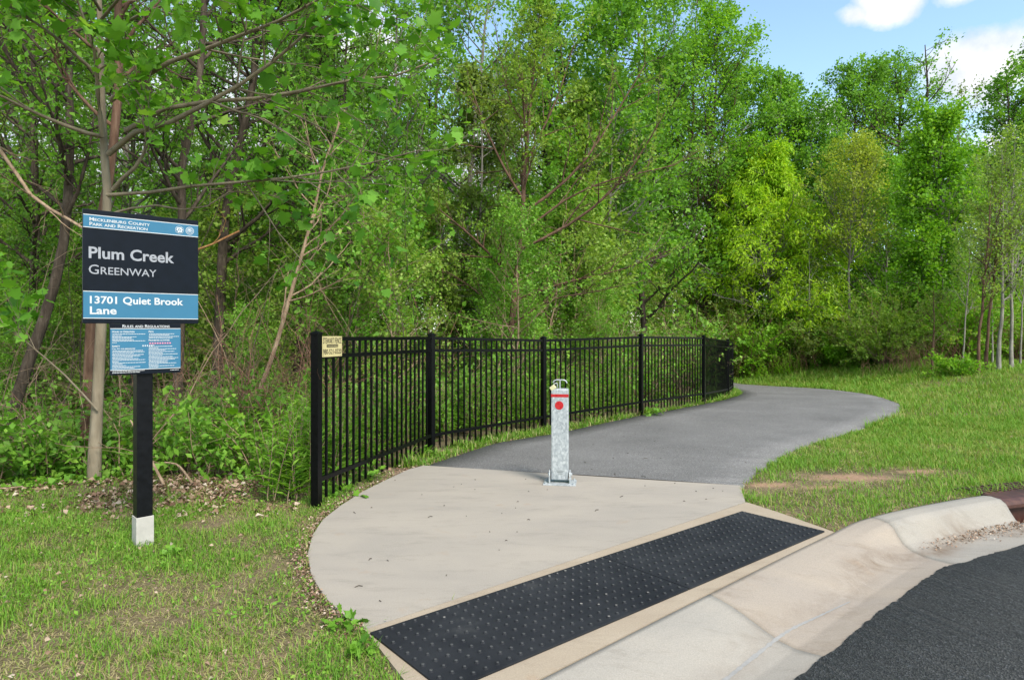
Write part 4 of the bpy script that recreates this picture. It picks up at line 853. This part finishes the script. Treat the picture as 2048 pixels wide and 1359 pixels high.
# ------------------------------------------------------------------ undergrowth, shrubs, ground cover
FE = np.array(F_ext)
def in_woods(x, y, margin=.25):
    d, _ = sdist(x, y, FE); left = (-d > margin) & (y > 5.45+.35*np.sin(x*1.7)+.25*(x < -3.2))
    far = (y > 26.0) & (x > -5)
    return left | far
def shrub_arrays(rg, c, h, w, n_st, nl, size, shape, lean=.5):
    a = rg.uniform(0, 2*pi, n_st); d = np.stack([np.cos(a)*lean*rg.uniform(.3, 1.3, n_st), np.sin(a)*lean*rg.uniform(.3, 1.3, n_st), np.ones(n_st)], 1)
    P = grow(rg, c+np.stack([np.cos(a)*.08, np.sin(a)*.08, np.zeros(n_st)], 1)*w, d, h*rg.uniform(.6, 1.15, n_st), 6, .16, -.05); R = np.full((n_st, 1), .004+.004*h)*np.linspace(1, .3, 6)[None]
    Q, RQ = kids(rg, P, R, 6, .15, 1., .8, .3, lambda t, g: h*.34*g.uniform(.5, 1.3, len(t)), 4, .18, .0, .6, .0015)
    t = rg.uniform(.1, 1, (len(Q), nl)); p, tg, _ = sample(Q, RQ, t); p = p.reshape(-1, 3)+rg.normal(0, size*.5, (len(Q)*nl, 3)); p[:, 2] = np.maximum(p[:, 2], c[2]+.02)
    lv, lt, k = leaves(rg, p, tg.reshape(-1, 3), size, shape, .9, .15)
    return join([tubes(P, R, 4), tubes(Q, RQ, 3)]), lv, lt, np.repeat(np.clip(rg.normal(.45, .2, len(p)), 0, 1), k)
def mass(name, label, cat, arrs, barkm, leafm, kind='stuff'):
    sv, st = join([a[0] for a in arrs]); lv, lt = join([(a[1], a[2]) for a in arrs]); ti = np.concatenate([a[3] for a in arrs])
    me = tri_mesh(name, np.vstack([sv, lv]), np.vstack([st, lt+len(sv)]), [M[barkm], M[leafm]], tint=np.concatenate([np.zeros(len(sv)), ti]), midx=np.concatenate([np.zeros(len(st)), np.ones(len(lt))]))
    COUNT['t'] += len(st)+len(lt); return tag(link(name, me), label, cat, kind=kind)
rg = np.random.default_rng(101)
arr, arr2, arr3 = [], [], []
n = 0
while n < 520:
    Y = 5.6+26*rg.random()**1.5; X = rg.uniform(-1.0, .55)*Y
    if not in_woods(np.array([X]), np.array([Y]), .7)[0] or Y > 25 and X > -2: continue
    c = np.array([X, Y, float(ground_z(np.array([X]), np.array([Y]))[0])]); n += 1
    if math.hypot(X+3.6, Y-5.8) < .5: continue
    h = rg.uniform(.35, .9)*(1+.10*(Y-6)) if Y < 14 else rg.uniform(.9, 2.6)
    ns = int(4+h*3) if Y < 14 else int(4+h*2)
    (arr if rg.random() < .62 else arr2).append(shrub_arrays(rg, c, h, 1, ns, 9 if Y < 12 else 8, rg.uniform(.05, .075) if Y < 12 else .085, 'oval' if Y < 9 else 'diamond'))
mass('undergrowth', 'tangled green undergrowth filling the wood floor behind sign and fence', 'undergrowth', arr, 'twig_tan', 'weed')
mass('undergrowth', 'deeper green brush between the trunks of the wood', 'undergrowth', arr2, 'twig_tan', 'leaf_deep')
# brush wall on the far side of the path
arr, arr2 = [], []; n = 0
while n < 190:
    Y = rg.uniform(24.5, 33); X = rg.uniform(.18, .98)*Y; pxx = 1024+FPX*X/Y
    d, _ = sdist(np.array([X]), np.array([Y]), P_right); dl, _ = sdist(np.array([X]), np.array([Y]), P_left)
    if X < 12 and Y < 27.8-.1*X: continue
    if pxx < 1380: continue
    c = np.array([X, Y, float(ground_z(np.array([X]), np.array([Y]))[0])]); n += 1; h = rg.uniform(1.3, 3.3)*(.55 if Y < 26.5 else 1)
    (arr if rg.random() < .7 else arr2).append(shrub_arrays(rg, c, h, 1, int(8+h*2.5), 26, .095, 'diamond', .45))
mass('undergrowth', 'fresh green brush along the far edge of the path', 'undergrowth', arr, 'twig_red', 'leaf_bright')
mass('undergrowth', 'olive brush mixed into the bank beyond the path', 'undergrowth', arr2, 'twig_red', 'leaf_olive')
# low green ground cover in the near wood and tall weeds by the fence
N_ = 26000; Y = 5.5+9*rg.random(N_)**1.6; X = rg.uniform(-1, .35, N_)*Y; ok = in_woods(X, Y, .1); X, Y = X[ok], Y[ok]
g = fbm(X, Y, 1.3, 31); ok = rg.random(len(X)) < smooth(.34, .6, g); X, Y = X[ok], Y[ok]; Z = ground_z(X, Y)+rg.uniform(.02, .22, len(X))*smooth(5.4, 6.6, Y)+.01
p = np.stack([X, Y, Z], 1); lv, lt, k = leaves(rg, p, rg.normal(0, 1, p.shape), .055, 'oval', 1.2, 0)
tag(link('ground_cover', tri_mesh('ground_cover', lv, lt, M['weed'], tint=np.repeat(np.clip(rg.normal(.42, .2, len(p)), 0, 1), k))), 'low leafy ground cover under the trees', 'ground cover', kind='stuff'); COUNT['t'] += len(lt)
def tall_weeds(rg, pts, h, nl, size):
    n = len(pts); d = np.stack([rg.normal(0, .16, n), rg.normal(0, .16, n), np.ones(n)], 1); P = grow(rg, pts, d, h, 6, .06, 0.); R = np.full((n, 1), .0035)*np.linspace(1, .4, 6)[None]
    t = np.tile(np.linspace(.12, 1, nl)[None], (n, 1)); p, tg, _ = sample(P, R, t); a = rg.uniform(0, 6.28, (n, nl)); dd = np.stack([np.cos(a), np.sin(a), np.full_like(a, .55)], -1).reshape(-1, 3)
    tv, tt = LEAF['narrow']; m = n*nl; y = nrm(dd+rg.normal(0, .15, dd.shape)); z = np.tile([0, 0, 1.], (m, 1)); x = nrm(np.cross(y, z)); z = np.cross(x, y); s = (size*(1.15-.5*t)).ravel()*rg.uniform(.8, 1.2, m)
    V = p.reshape(-1, 3)[:, None]+s[:, None, None]*(tv[None, :, :1]*x[:, None]+tv[None, :, 1:2]*y[:, None]+tv[None, :, 2:]*z[:, None]); T = (tt[None]+(np.arange(m)*4)[:, None, None]).reshape(-1, 3)
    return tubes(P, R, 4), V.reshape(-1, 3), T, np.repeat(np.clip(rg.normal(.5, .18, m), 0, 1), 4)
fl = catmull(FENCE[:5], 400); k = rg.integers(0, 330, 520); nn = np.gradient(fl, axis=0); nn = nrm(np.stack([-nn[:, 1], nn[:, 0]], 1))
q = fl[k]+nn[k]*(.22+rg.random(520)*np.interp(k, [0, 60, 140], [.25, .9, 1.7]))[:, None]
q = np.vstack([q, np.stack([rg.uniform(-1.95, -1.5, 50), rg.uniform(5.5, 6.4, 50)], 1)])
pts = np.column_stack([q, ground_z(q[:, 0], q[:, 1])])
mass('tall_weeds', 'stand of tall narrow-leaved green weeds just behind the fence', 'weeds', [tall_weeds(rg, pts, rg.uniform(.35, .85, len(pts)), 22, .105)], 'weed' if False else 'twig_tan', 'weed')
# soft green weeds skirting the brush beyond the path
n_ = 900; Yq = rg.uniform(23.6, 27.6, n_); Xq = rg.uniform(.33, .80, n_)*Yq; db, _ = sdist(Xq, Yq, P_right); ok = (db > .9) & ((Yq > 25.6) | (Xq/Yq > .52)); Xq, Yq = Xq[ok], Yq[ok]
pts = np.column_stack([Xq, Yq, ground_z(Xq, Yq)])
mass('tall_weeds', 'fresh green weeds skirting the brush beyond the path', 'weeds', [tall_weeds(rg, pts, rg.uniform(.25, 1.0, len(pts)), 16, .16)], 'twig_red', 'leaf_bright')
# bare bramble and vine stems
B = 260; Y = 6.0+9*rg.random(B)**1.3; X = rg.uniform(-.95, .0, B)*Y; ok = in_woods(X, Y, 1.9); X, Y = X[ok], Y[ok]; B = len(X)
d = np.stack([rg.normal(0, .55, B), rg.normal(0, .4, B), np.ones(B)], 1); P = grow(rg, np.stack([X, Y, ground_z(X, Y)], 1), d, rg.uniform(1.0, 3.4, B), 12, .16, rg.uniform(-.12, .02, B)); R = rg.uniform(.003, .008, (B, 1))*np.linspace(1, .4, 12)[None]
Q, RQ = kids(rg, P, R, 5, .3, 1., .7, .3, lambda t, g: g.uniform(.2, .8, len(t)), 6, .14, -.03, .55, .0018)
v, t = join([tubes(P, R, 5), tubes(Q, RQ, 3)]); COUNT['t'] += len(t)
tag(link('bramble_stems', tri_mesh('bramble_stems', v, t, M['twig_tan'], smooth=True)), 'tangle of bare tan vine and bramble stems along the wood edge', 'brambles', kind='stuff')
B = 60; Y = 8+11*rg.random(B); X = rg.uniform(-.9, .05, B)*Y; ok = in_woods(X, Y, 1.5); X, Y = X[ok], Y[ok]; B = len(X)
P = grow(rg, np.stack([X, Y, ground_z(X, Y)], 1), np.stack([rg.normal(0, .3, B), rg.normal(0, .25, B), np.ones(B)], 1), rg.uniform(3, 6.5, B), 14, .09, .0); R = rg.uniform(.005, .013, (B, 1))*np.linspace(1, .3, 14)[None]
Q, RQ = kids(rg, P, R, 8, .2, 1., .8, .3, lambda t, g: g.uniform(.4, 1.3, len(t)), 6, .1, .02, .5, .0022)
v, t = join([tubes(P, R, 5), tubes(Q, RQ, 3)]); COUNT['t'] += len(t)
tag(link('bare_stems', tri_mesh('bare_stems', v, t, M['bark_dark'], smooth=True)), 'many thin leafless stems rising between the trunks', 'stems', kind='stuff')
# the dense bare tangle between the sign and the fence, and reddish dead stalks beyond the path
B = 130; X = rg.normal(-3.1, .75, B); Y = rg.uniform(6.9, 8.6, B); d = np.stack([rg.normal(.1, .35, B), rg.normal(0, .3, B), np.ones(B)], 1)
P = grow(rg, np.stack([X, Y, ground_z(X, Y)], 1), d, rg.uniform(.9, 2.3, B), 12, .14, -.05); R = rg.uniform(.003, .007, (B, 1))*np.linspace(1, .4, 12)[None]
Q, RQ = kids(rg, P, R, 4, .3, 1., .7, .3, lambda t, g: g.uniform(.2, .7, len(t)), 6, .16, -.06, .6, .0018)
v, t = join([tubes(P, R, 5), tubes(Q, RQ, 3)])
tag(link('bramble_stems', tri_mesh('bramble_stems', v, t, M['twig_red'], smooth=True)), 'dense reddish thicket of bare stems between sign and fence', 'brambles', kind='stuff')
B = 480; Y = rg.uniform(25.2, 27.6, B); X = rg.uniform(.3, .75, B)*Y; ok = ~((X < 11) & (Y < 27.3-.1*X)); X, Y = X[ok], Y[ok]
Xb = rg.normal(13.4, .7, 70); Yb = rg.normal(21.6, .4, 70); X, Y = np.append(X, Xb), np.append(Y, Yb); B = len(X)
P = grow(rg, np.stack([X, Y, ground_z(X, Y)], 1), np.stack([rg.normal(0, .22, B), rg.normal(0, .2, B), np.ones(B)], 1), rg.uniform(.35, 1.05, B), 6, .1, 0.); R = np.full((B, 1), .006)*np.linspace(1, .4, 6)[None]
Q, RQ = kids(rg, P, R, 5, .3, 1., .6, .3, lambda t, g: g.uniform(.15, .5, len(t)), 4, .12, 0., .7, .003)
v, t = join([tubes(P, R, 4), tubes(Q, RQ, 3)]); tag(link('dead_stalks', tri_mesh('dead_stalks', v, t, M['twig_red'])), 'pinkish-brown dead stalks at the foot of the brush beyond the path', 'dead stalks', kind='stuff')
# shrubs one can tell apart
def shrub(name, label, cat, group, x, Y, h, ns, nl, size, leafm, shape='diamond', lean=.6, seed=1, barkm='twig_red'):
    r = np.random.default_rng(seed); b = gpt(x, Y); a = shrub_arrays(r, np.zeros(3), h, 1, ns, nl, size, shape, lean); root = thing(name, label, cat, b, 0, group)
    link('stems', tri_mesh('stems', *a[0], M[barkm]), root); link('foliage', tri_mesh('foliage', a[1], a[2], M[leafm], tint=a[3]), root); COUNT['t'] += len(a[2]); return root
GS = 'shrubs past the bend of the path'
shrub('shrub', 'broad olive shrub leaning over the grass at the bend of the path', 'shrub', GS, 1765, 23.5, 2.7, 40, 44, .085, 'leaf_lime', seed=11, lean=.8, barkm='twig_tan')
shrub('shrub', 'rounded green shrub between the olive shrub and the thin pink stem', 'shrub', GS, 1840, 25, 3.6, 44, 38, .09, 'leaf_mid', seed=12)
shrub('shrub', 'light green shrub at the foot of the thin trunks', 'shrub', GS, 1915, 23, 2.9, 34, 34, .085, 'leaf_bright', seed=13)
shrub('shrub', 'low vivid green bush on the bank before the thin trunks', 'shrub', GS, 1912, 19.2, .75, 22, 20, .06, 'leaf_bright', seed=14, lean=.9)
shrub('shrub', 'leafy green shrub at the very end of the fence', 'shrub', GS, 1488, 27.5, 2.3, 26, 20, .085, 'leaf_bright', seed=15)
shrub('shrub', 'upright fresh green shrub standing beyond the middle of the far path edge', 'shrub', GS, 1640, 27.0, 2.6, 26, 20, .085, 'leaf_mid', seed=16)
shrub('shrub', 'pale-leaved shrub under the outermost thin trunk', 'shrub', GS, 2040, 23.5, 2.6, 32, 30, .085, 'leaf_lime', seed=17)
bs = shrub('blossom_shrub', 'shrub dotted with small white blossoms behind the second fence post', 'shrub', None, 820, 11.0, 2.6, 12, 10, .07, 'leaf_mid', seed=18, lean=.35)
r = np.random.default_rng(19); c = np.array([px(835, 600, 11.0), px(790, 640, 11.0), px(870, 640, 11), px(830, 660, 11), px(790, 610, 11)])-np.array(bs.location); p = np.repeat(c, 26, 0)+r.normal(0, .16, (130, 3)); lv, lt, k = leaves(r, np.repeat(p, 3, 0)+r.normal(0, .012, (390, 3)), r.normal(0, 1, (390, 3)), .032, 'oval', .6, 0)
link('blossoms', tri_mesh('blossoms', lv, lt, M['petal'], tint=np.repeat(r.random(390), k)), bs)
sd_ = shrub('seedling', 'fresh light-green lobed-leaf seedling at the edge of the leaf litter', 'seedling', None, 515, 6.3, .62, 5, 3, .085, 'leaf_bright', 'lobed', .35, 20)
def weed(label, x, Y, n, size, h, seed, leafm='weed'):
    r = np.random.default_rng(seed); b = gpt(x, Y); root = thing('weed', label, 'weed', (b[0], b[1], b[2]+.015), 0, 'weeds along the paving'); a = r.uniform(0, 6.28, n); e = r.uniform(.1, .9, n); L = h*r.uniform(.5, 1, n)
    d = np.stack([np.cos(a)*np.cos(e), np.sin(a)*np.cos(e), np.sin(e)], 1); P = grow(r, np.zeros((n, 3)), d, L, 4, .1, -.06); R = np.full((n, 1), .0022)*np.linspace(1, .5, 4)[None]
    t = np.tile(np.array([.55, .8, 1.]), (n, 1)); p, tg, _ = sample(P, R, t); lv, lt, k = leaves(r, p.reshape(-1, 3), tg.reshape(-1, 3), size, 'lobed', 1.2, 0, .3)
    link('stems', tri_mesh('stems', *tubes(P, R, 4), M['weed'], tint=np.full(n*16, .5)), root); link('foliage', tri_mesh('foliage', lv, lt, M['weed'], tint=np.repeat(np.clip(r.normal(.4, .2, n*3), 0, 1), k)), root)
weed('broad-leaved weed spreading over the corner of the concrete next to the black panel', 684, 3.0, 10, .042, .10, 31)
weed('small yellowish weed in the grass beside the black ramp panel', 722, 2.75, 8, .035, .08, 32)
weed('weed growing at the foot of the near fence post bay', 690, 5.35, 10, .05, .22, 33)
weed('weed poking through the fence rail by the concrete curve', 735, 5.95, 12, .045, .25, 34)
weed('weed beside the second fence post', 835, 7.2, 10, .05, .22, 35)
weed('low weed tuft in the lawn near the foot of the sign post', 345, 3.95, 10, .03, .08, 36)
weed('leafy green weed by the fence at the last straight bay', 1300, 10.9, 14, .07, .3, 37)
weed('weed at the far fence corner', 1428, 14.2, 14, .07, .35, 38)
def stick(label, pts, r, seed=0):
    P = np.array([(p[0], p[1], float(ground_z(np.array([p[0]]), np.array([p[1]]))[0])+p[2]) for p in pts]); b = P[0].copy(); v, t = tubes(resample(P-b, 8)[None], (r*np.linspace(1, .55, 8))[None], 6)
    o = link('fallen_branch', tri_mesh('fallen_branch', v, t, M['twig_tan'], smooth=True)); o.location = b; tag(o, label, 'branch', 'fallen branches at the wood edge')
stick('pale broken branch lying by the leaf pile at the picture edge', [(-4.75, 5.75, .30), (-4.7, 5.6, .10), (-4.35, 5.45, .05), (-4.1, 5.45, .06)], .012)
stick('long fallen branch lying in the ground cover behind the sycamore', [(-5.2, 6.9, .25), (-4.5, 6.8, .2), (-3.9, 6.7, .12)], .016)
stick('bare branch propped against the foot of the sycamore', [(-3.05, 5.7, .02), (-3.3, 5.85, .3), (-3.55, 6.05, .55)], .014)
stick('short pale stick on the litter between sign and fence', [(-2.75, 5.6, .05), (-2.95, 5.75, .18), (-3.1, 5.8, .2)], .012)

# ------------------------------------------------------------------ grass, straw and litter
def in_grass(x, y):
    n_, _ = sdist(x, y, K_line); ok = (n_ < -.01) & ~inpoly(x, y, SLAB) & ~inpoly(x, y, BORDER) & ~inpoly(x, y, np.vstack([PL, PR[::-1]]))
    return ok
def blades(rg, X, Y, h, w, tint, lay):
    n = len(X); Z = ground_z(X, Y)-.004; a = rg.uniform(0, 2*pi, n); l = lay; d = np.stack([np.cos(a)*l, np.sin(a)*l, np.sqrt(np.clip(1-l*l, .01, 1))], 1); s = np.stack([-np.sin(a), np.cos(a), np.zeros(n)], 1)
    b = np.stack([X, Y, Z], 1); h = h[:, None]; w = w[:, None]; bend = np.stack([np.cos(a), np.sin(a), np.full(n, -.55)], 1)*h*(.12+.35*rg.random((n, 1)))
    m1 = b+d*h*.55; tip = b+d*h+bend; V = np.stack([b-s*w, b+s*w, m1-s*w*.8, m1+s*w*.8, tip], 1)
    T = np.array([[0, 1, 3], [0, 3, 2], [2, 3, 4]])[None]+(np.arange(n)*5)[:, None, None]; return V.reshape(-1, 3), T.reshape(-1, 3), np.repeat(tint, 5)
rg = np.random.default_rng(202)
def lawn(N_, xr, yr, pw, dens_fn, hs, ws, straw, seed):
    Y = yr[0]+(yr[1]-yr[0])*rg.random(N_)**pw; X = rg.uniform(xr[0], xr[1], N_)
    vis = (np.abs(X/np.maximum(Y, .1)) < .95) | (rg.random(N_) < .55); X, Y = X[vis], Y[vis]; ok = in_grass(X, Y); X, Y = X[ok], Y[ok]
    g = fbm(X, Y, .9, seed); g2 = fbm(X, Y, 2.7, seed+5); dn = dens_fn(X, Y, g, g2); ok = rg.random(len(X)) < dn; X, Y, g, g2 = X[ok], Y[ok], g[ok], g2[ok]; n = len(X)
    dead = rg.random(n) < straw(X, Y, g, g2); far = 1+np.clip(Y-4, 0, 20)*.06
    tint = np.where(dead, rg.uniform(0, .25, n), np.clip(.58+.35*(g2-.5)*1.6+rg.normal(0, .18, n), .34, 1)); h = np.where(dead, rg.uniform(.6, 1.3, n), rg.gamma(5, .2, n))*hs*(.30+.8*g+.65*g2)*far**.4
    lay = np.where(dead, rg.uniform(.8, .99, n), rg.uniform(.1, .75, n)); return blades(rg, X, Y, h, ws*far*rg.uniform(.6, 1.3, n), tint, lay)
A1 = lawn(520000, (-8.5, -.2), (1.4, 6.2), 1.0, lambda X, Y, g, g2: np.clip(.5+1.7*(g2-.33), .25, 1)*(1-.75*smooth(5.0, 5.8, Y)), .036, .0020, lambda X, Y, g, g2: np.clip(1.02-1.4*g2+.22*smooth(.45, .6, g), .14, .85), 41)
bare = lambda X, Y: .7*np.exp(-(((X-3.9)/.3)**2+((Y-6.25)/.15)**2))+.6*np.exp(-(((X-2.4)/.45)**2+((Y-5.68)/.15)**2))+np.exp(-(((X-3.15)/.6)**2+((Y-6.02)/.3)**2))+.8*np.exp(-(((X-14.8)/1.3)**2+((Y-16.3)/.5)**2))+.5*np.exp(-(((X-4.2)/.25)**2+((Y-5.45)/.12)**2))
A2 = lawn(420000, (1.6, 14), (4.4, 10.5), 1.0, lambda X, Y, g, g2: np.clip(.35+1.3*(g2-.25)+.4*smooth(2.2, 4.5, X), 0, 1)*np.clip(1-1.25*bare(X, Y)*(.5+1.1*g2), .05, 1), .046, .0024, lambda X, Y, g, g2: np.clip(.78-1.1*g2-.30*smooth(2.5, 5.2, X)+.5*bare(X, Y), .05, .9), 43)
A3 = lawn(250000, (4, 22), (9.5, 26), 1.25, lambda X, Y, g, g2: np.clip(.55+1.0*(g2-.2), 0, 1)*np.clip(1-bare(X, Y), .1, 1), .080, .0034, lambda X, Y, g, g2: np.clip(.22-.5*g2+.4*bare(X, Y), .02, .9), 45)
A4 = lawn(60000, (3, 22), (19, 29), 1.0, lambda X, Y, g, g2: .9+0*X, .11, .0050, lambda X, Y, g, g2: .08+0*X, 47)
# verge between fence and path
k = rg.integers(0, 319, 26000); fr = rg.random(26000); f2 = catmull(FENCE[:8], 320); u = fr**.8; XY = PL[k]*(1-u[:, None])+np.array([f2[np.argmin(np.hypot(*(f2-p).T))] for p in PL[::8]]).repeat(8, 0)[k]*u[:, None]
nrl = nrm(np.stack([-np.gradient(PL[:, 1]), np.gradient(PL[:, 0])], 1)); XY = np.where((PL[k, 1] > 19)[:, None], PL[k]+nrl[k]*rg.uniform(0, 1.2, (26000, 1)), XY); X, Y = XY[:, 0]+rg.normal(0, .03, 26000), XY[:, 1]+rg.normal(0, .03, 26000); ok = in_grass(X, Y) & (Y < 25); X, Y = X[ok], Y[ok]; n = len(X); g2 = fbm(X, Y, 1.6, 61)
A5 = blades(rg, X, Y, rg.gamma(4, .25, n)*.085*(.4+g2), .0035*rg.uniform(.7, 1.4, n)*(1+.04*Y), np.where(rg.random(n) < .16, rg.uniform(0, .3, n), np.clip(.68+rg.normal(0, .16, n), .4, 1)), rg.uniform(.05, .7, n))
v, t = join([(a[0], a[1]) for a in (A1, A2, A3, A4, A5)]); ti = np.concatenate([a[2] for a in (A1, A2, A3, A4, A5)]); COUNT['t'] += len(t)
tag(link('grass', tri_mesh('grass', v, t, M['grass'], tint=ti)), 'patchy short grass and straw on the verges and the bank', 'grass', kind='stuff')
# clover and small weeds in the lawn
N_ = 30000; Y = rg.uniform(1.8, 6.3, N_); X = rg.uniform(-5.6, -.2, N_); ok = in_grass(X, Y); X, Y = X[ok], Y[ok]; g = fbm(X, Y, 1.5, 71); ok = rg.random(len(X)) < smooth(.47, .7, g)+.03; X, Y = X[ok], Y[ok]
k2 = rg.integers(0, 250, 5000); XV = PL[k2]+nrl[k2]*rg.uniform(.02, .45, (5000, 1)); okv = in_grass(XV[:, 0], XV[:, 1]); X, Y = np.append(X, XV[okv, 0]), np.append(Y, XV[okv, 1])
p = np.stack([X, Y, ground_z(X, Y)+rg.uniform(.006, .045, len(X))], 1); lv, lt, k = leaves(rg, p, rg.normal(0, 1, p.shape)*np.array([1, 1, .2]), .019, 'oval', 1.2, 0); s_ = np.clip(rg.normal(.5, .2, len(p)), 0, 1)
tag(link('lawn_weeds', tri_mesh('lawn_weeds', lv, lt, M['weed'], tint=np.repeat(s_, k))), 'clover and tiny weeds among the grass', 'weeds', kind='stuff'); COUNT['t'] += len(lt)
# dead leaves: litter bank at the wood edge, scattered leaves on the lawn, a rim along the concrete and the gutter
N_ = 9000; X1 = rg.uniform(-7.5, -1.1, N_); Y1 = rg.normal(5.55, .42, N_); ok = in_grass(X1, Y1) & (Y1 > 4.7); X1, Y1 = X1[ok], Y1[ok]; ok = rg.random(len(X1)) < smooth(.38, .6, fbm(X1, Y1, 1.4, 81)); X1, Y1 = X1[ok], Y1[ok]
X2 = rg.uniform(-5.4, -.5, 900); Y2 = rg.uniform(1.8, 5.2, 900); ok = in_grass(X2, Y2); X2, Y2 = X2[ok], Y2[ok]
sl = catmull([p for p in SLAB[4:]]+[SLAB[0]], 300); k = rg.integers(0, 299, 2000); nl_ = nrm(np.stack([np.gradient(sl[:, 1]), -np.gradient(sl[:, 0])], 1)); X3, Y3 = (sl[k]+nl_[k]*np.abs(rg.normal(0, .055, (2000, 1)))).T; ok = in_grass(X3, Y3); X3, Y3 = X3[ok], Y3[ok]
k = rg.integers(0, 260, 2600); X4, Y4 = (PL[k]+nrl[k]*np.abs(rg.normal(0, .06, (2600, 1)))).T; ok = in_grass(X4, Y4); X4, Y4 = X4[ok], Y4[ok]
X, Y = np.concatenate([X1, X2, X3, X4]), np.concatenate([Y1, Y2, Y3, Y4]); Z = ground_z(X, Y)+rg.uniform(.004, .03, len(X)); sz = np.concatenate([rg.uniform(.02, .062, len(X1)), rg.uniform(.012, .032, len(X2)), rg.uniform(.008, .024, len(X3)+len(X4))])
sg = rg.uniform(S_T1-.15, S_DRAIN1, 1500); pg, ng = kline(sg); dn_ = np.abs(rg.normal(0, .055, 1500)); off = .26+dn_; Xg, Yg = (pg+ng*off[:, None]).T; okk = rg.random(1500) < smooth(S_T1-.2, S_DRAIN0, sg)*.8+.1
X, Y, Z, sz = np.append(X, Xg[okk]), np.append(Y, Yg[okk]), np.append(Z, kerb_z(off, sg)[okk]+.003+.012*rg.random(okk.sum())), np.append(sz, rg.uniform(.008, .022, okk.sum()))
p = np.stack([X, Y, Z], 1); tv, tt = LEAF['oval']; n = len(p); y = nrm(rg.normal(0, 1, (n, 3))*np.array([1, 1, .25])); z = nrm(rg.normal(0, .45, (n, 3))+np.array([0, 0, 1])); x = nrm(np.cross(y, z)); z = np.cross(x, y)
V = p[:, None]+sz[:, None, None]*(tv[None, :, :1]*x[:, None]*1.2+tv[None, :, 1:2]*y[:, None]+tv[None, :, 2:]*3*z[:, None]); T = (tt[None]+(np.arange(n)*5)[:, None, None]).reshape(-1, 3)
tag(link('leaf_litter', tri_mesh('leaf_litter', V.reshape(-1, 3), T, M['litter'], tint=np.repeat(np.clip(rg.normal(.42, .28, n), 0, 1), 5))), 'dry brown dead leaves along the wood edge, the concrete and the gutter', 'leaf litter', kind='stuff'); COUNT['t'] += len(T)
# crumbs and twigs on the paving
N_ = 110; X = rg.uniform(-1.2, 3, N_); Y = rg.uniform(2.9, 9, N_); ok = inpoly(X, Y, SLAB) | inpoly(X, Y, np.vstack([PL, PR[::-1]])); X, Y = X[ok], Y[ok]; n = len(X)
Z = zb(Y)+np.where(inpoly(X, Y, SLAB), .003, .014); a = rg.uniform(0, 6.28, n); L = rg.uniform(.004, .02, n)*np.where(rg.random(n) < .12, 3.5, 1)
P = np.stack([np.stack([X, Y, Z], 1), np.stack([X+np.cos(a)*L*.5, Y+np.sin(a)*L*.5, Z+.004], 1), np.stack([X+np.cos(a+.3)*L, Y+np.sin(a+.3)*L, Z], 1)], 1); v, t = tubes(P, np.full((n, 3), .0022), 4)
tag(link('debris', tri_mesh('debris', v, t, M['bark_dark'])), 'dark crumbs and twiglets scattered on concrete and asphalt', 'debris', kind='stuff')
print('TRIS', COUNT['t'])
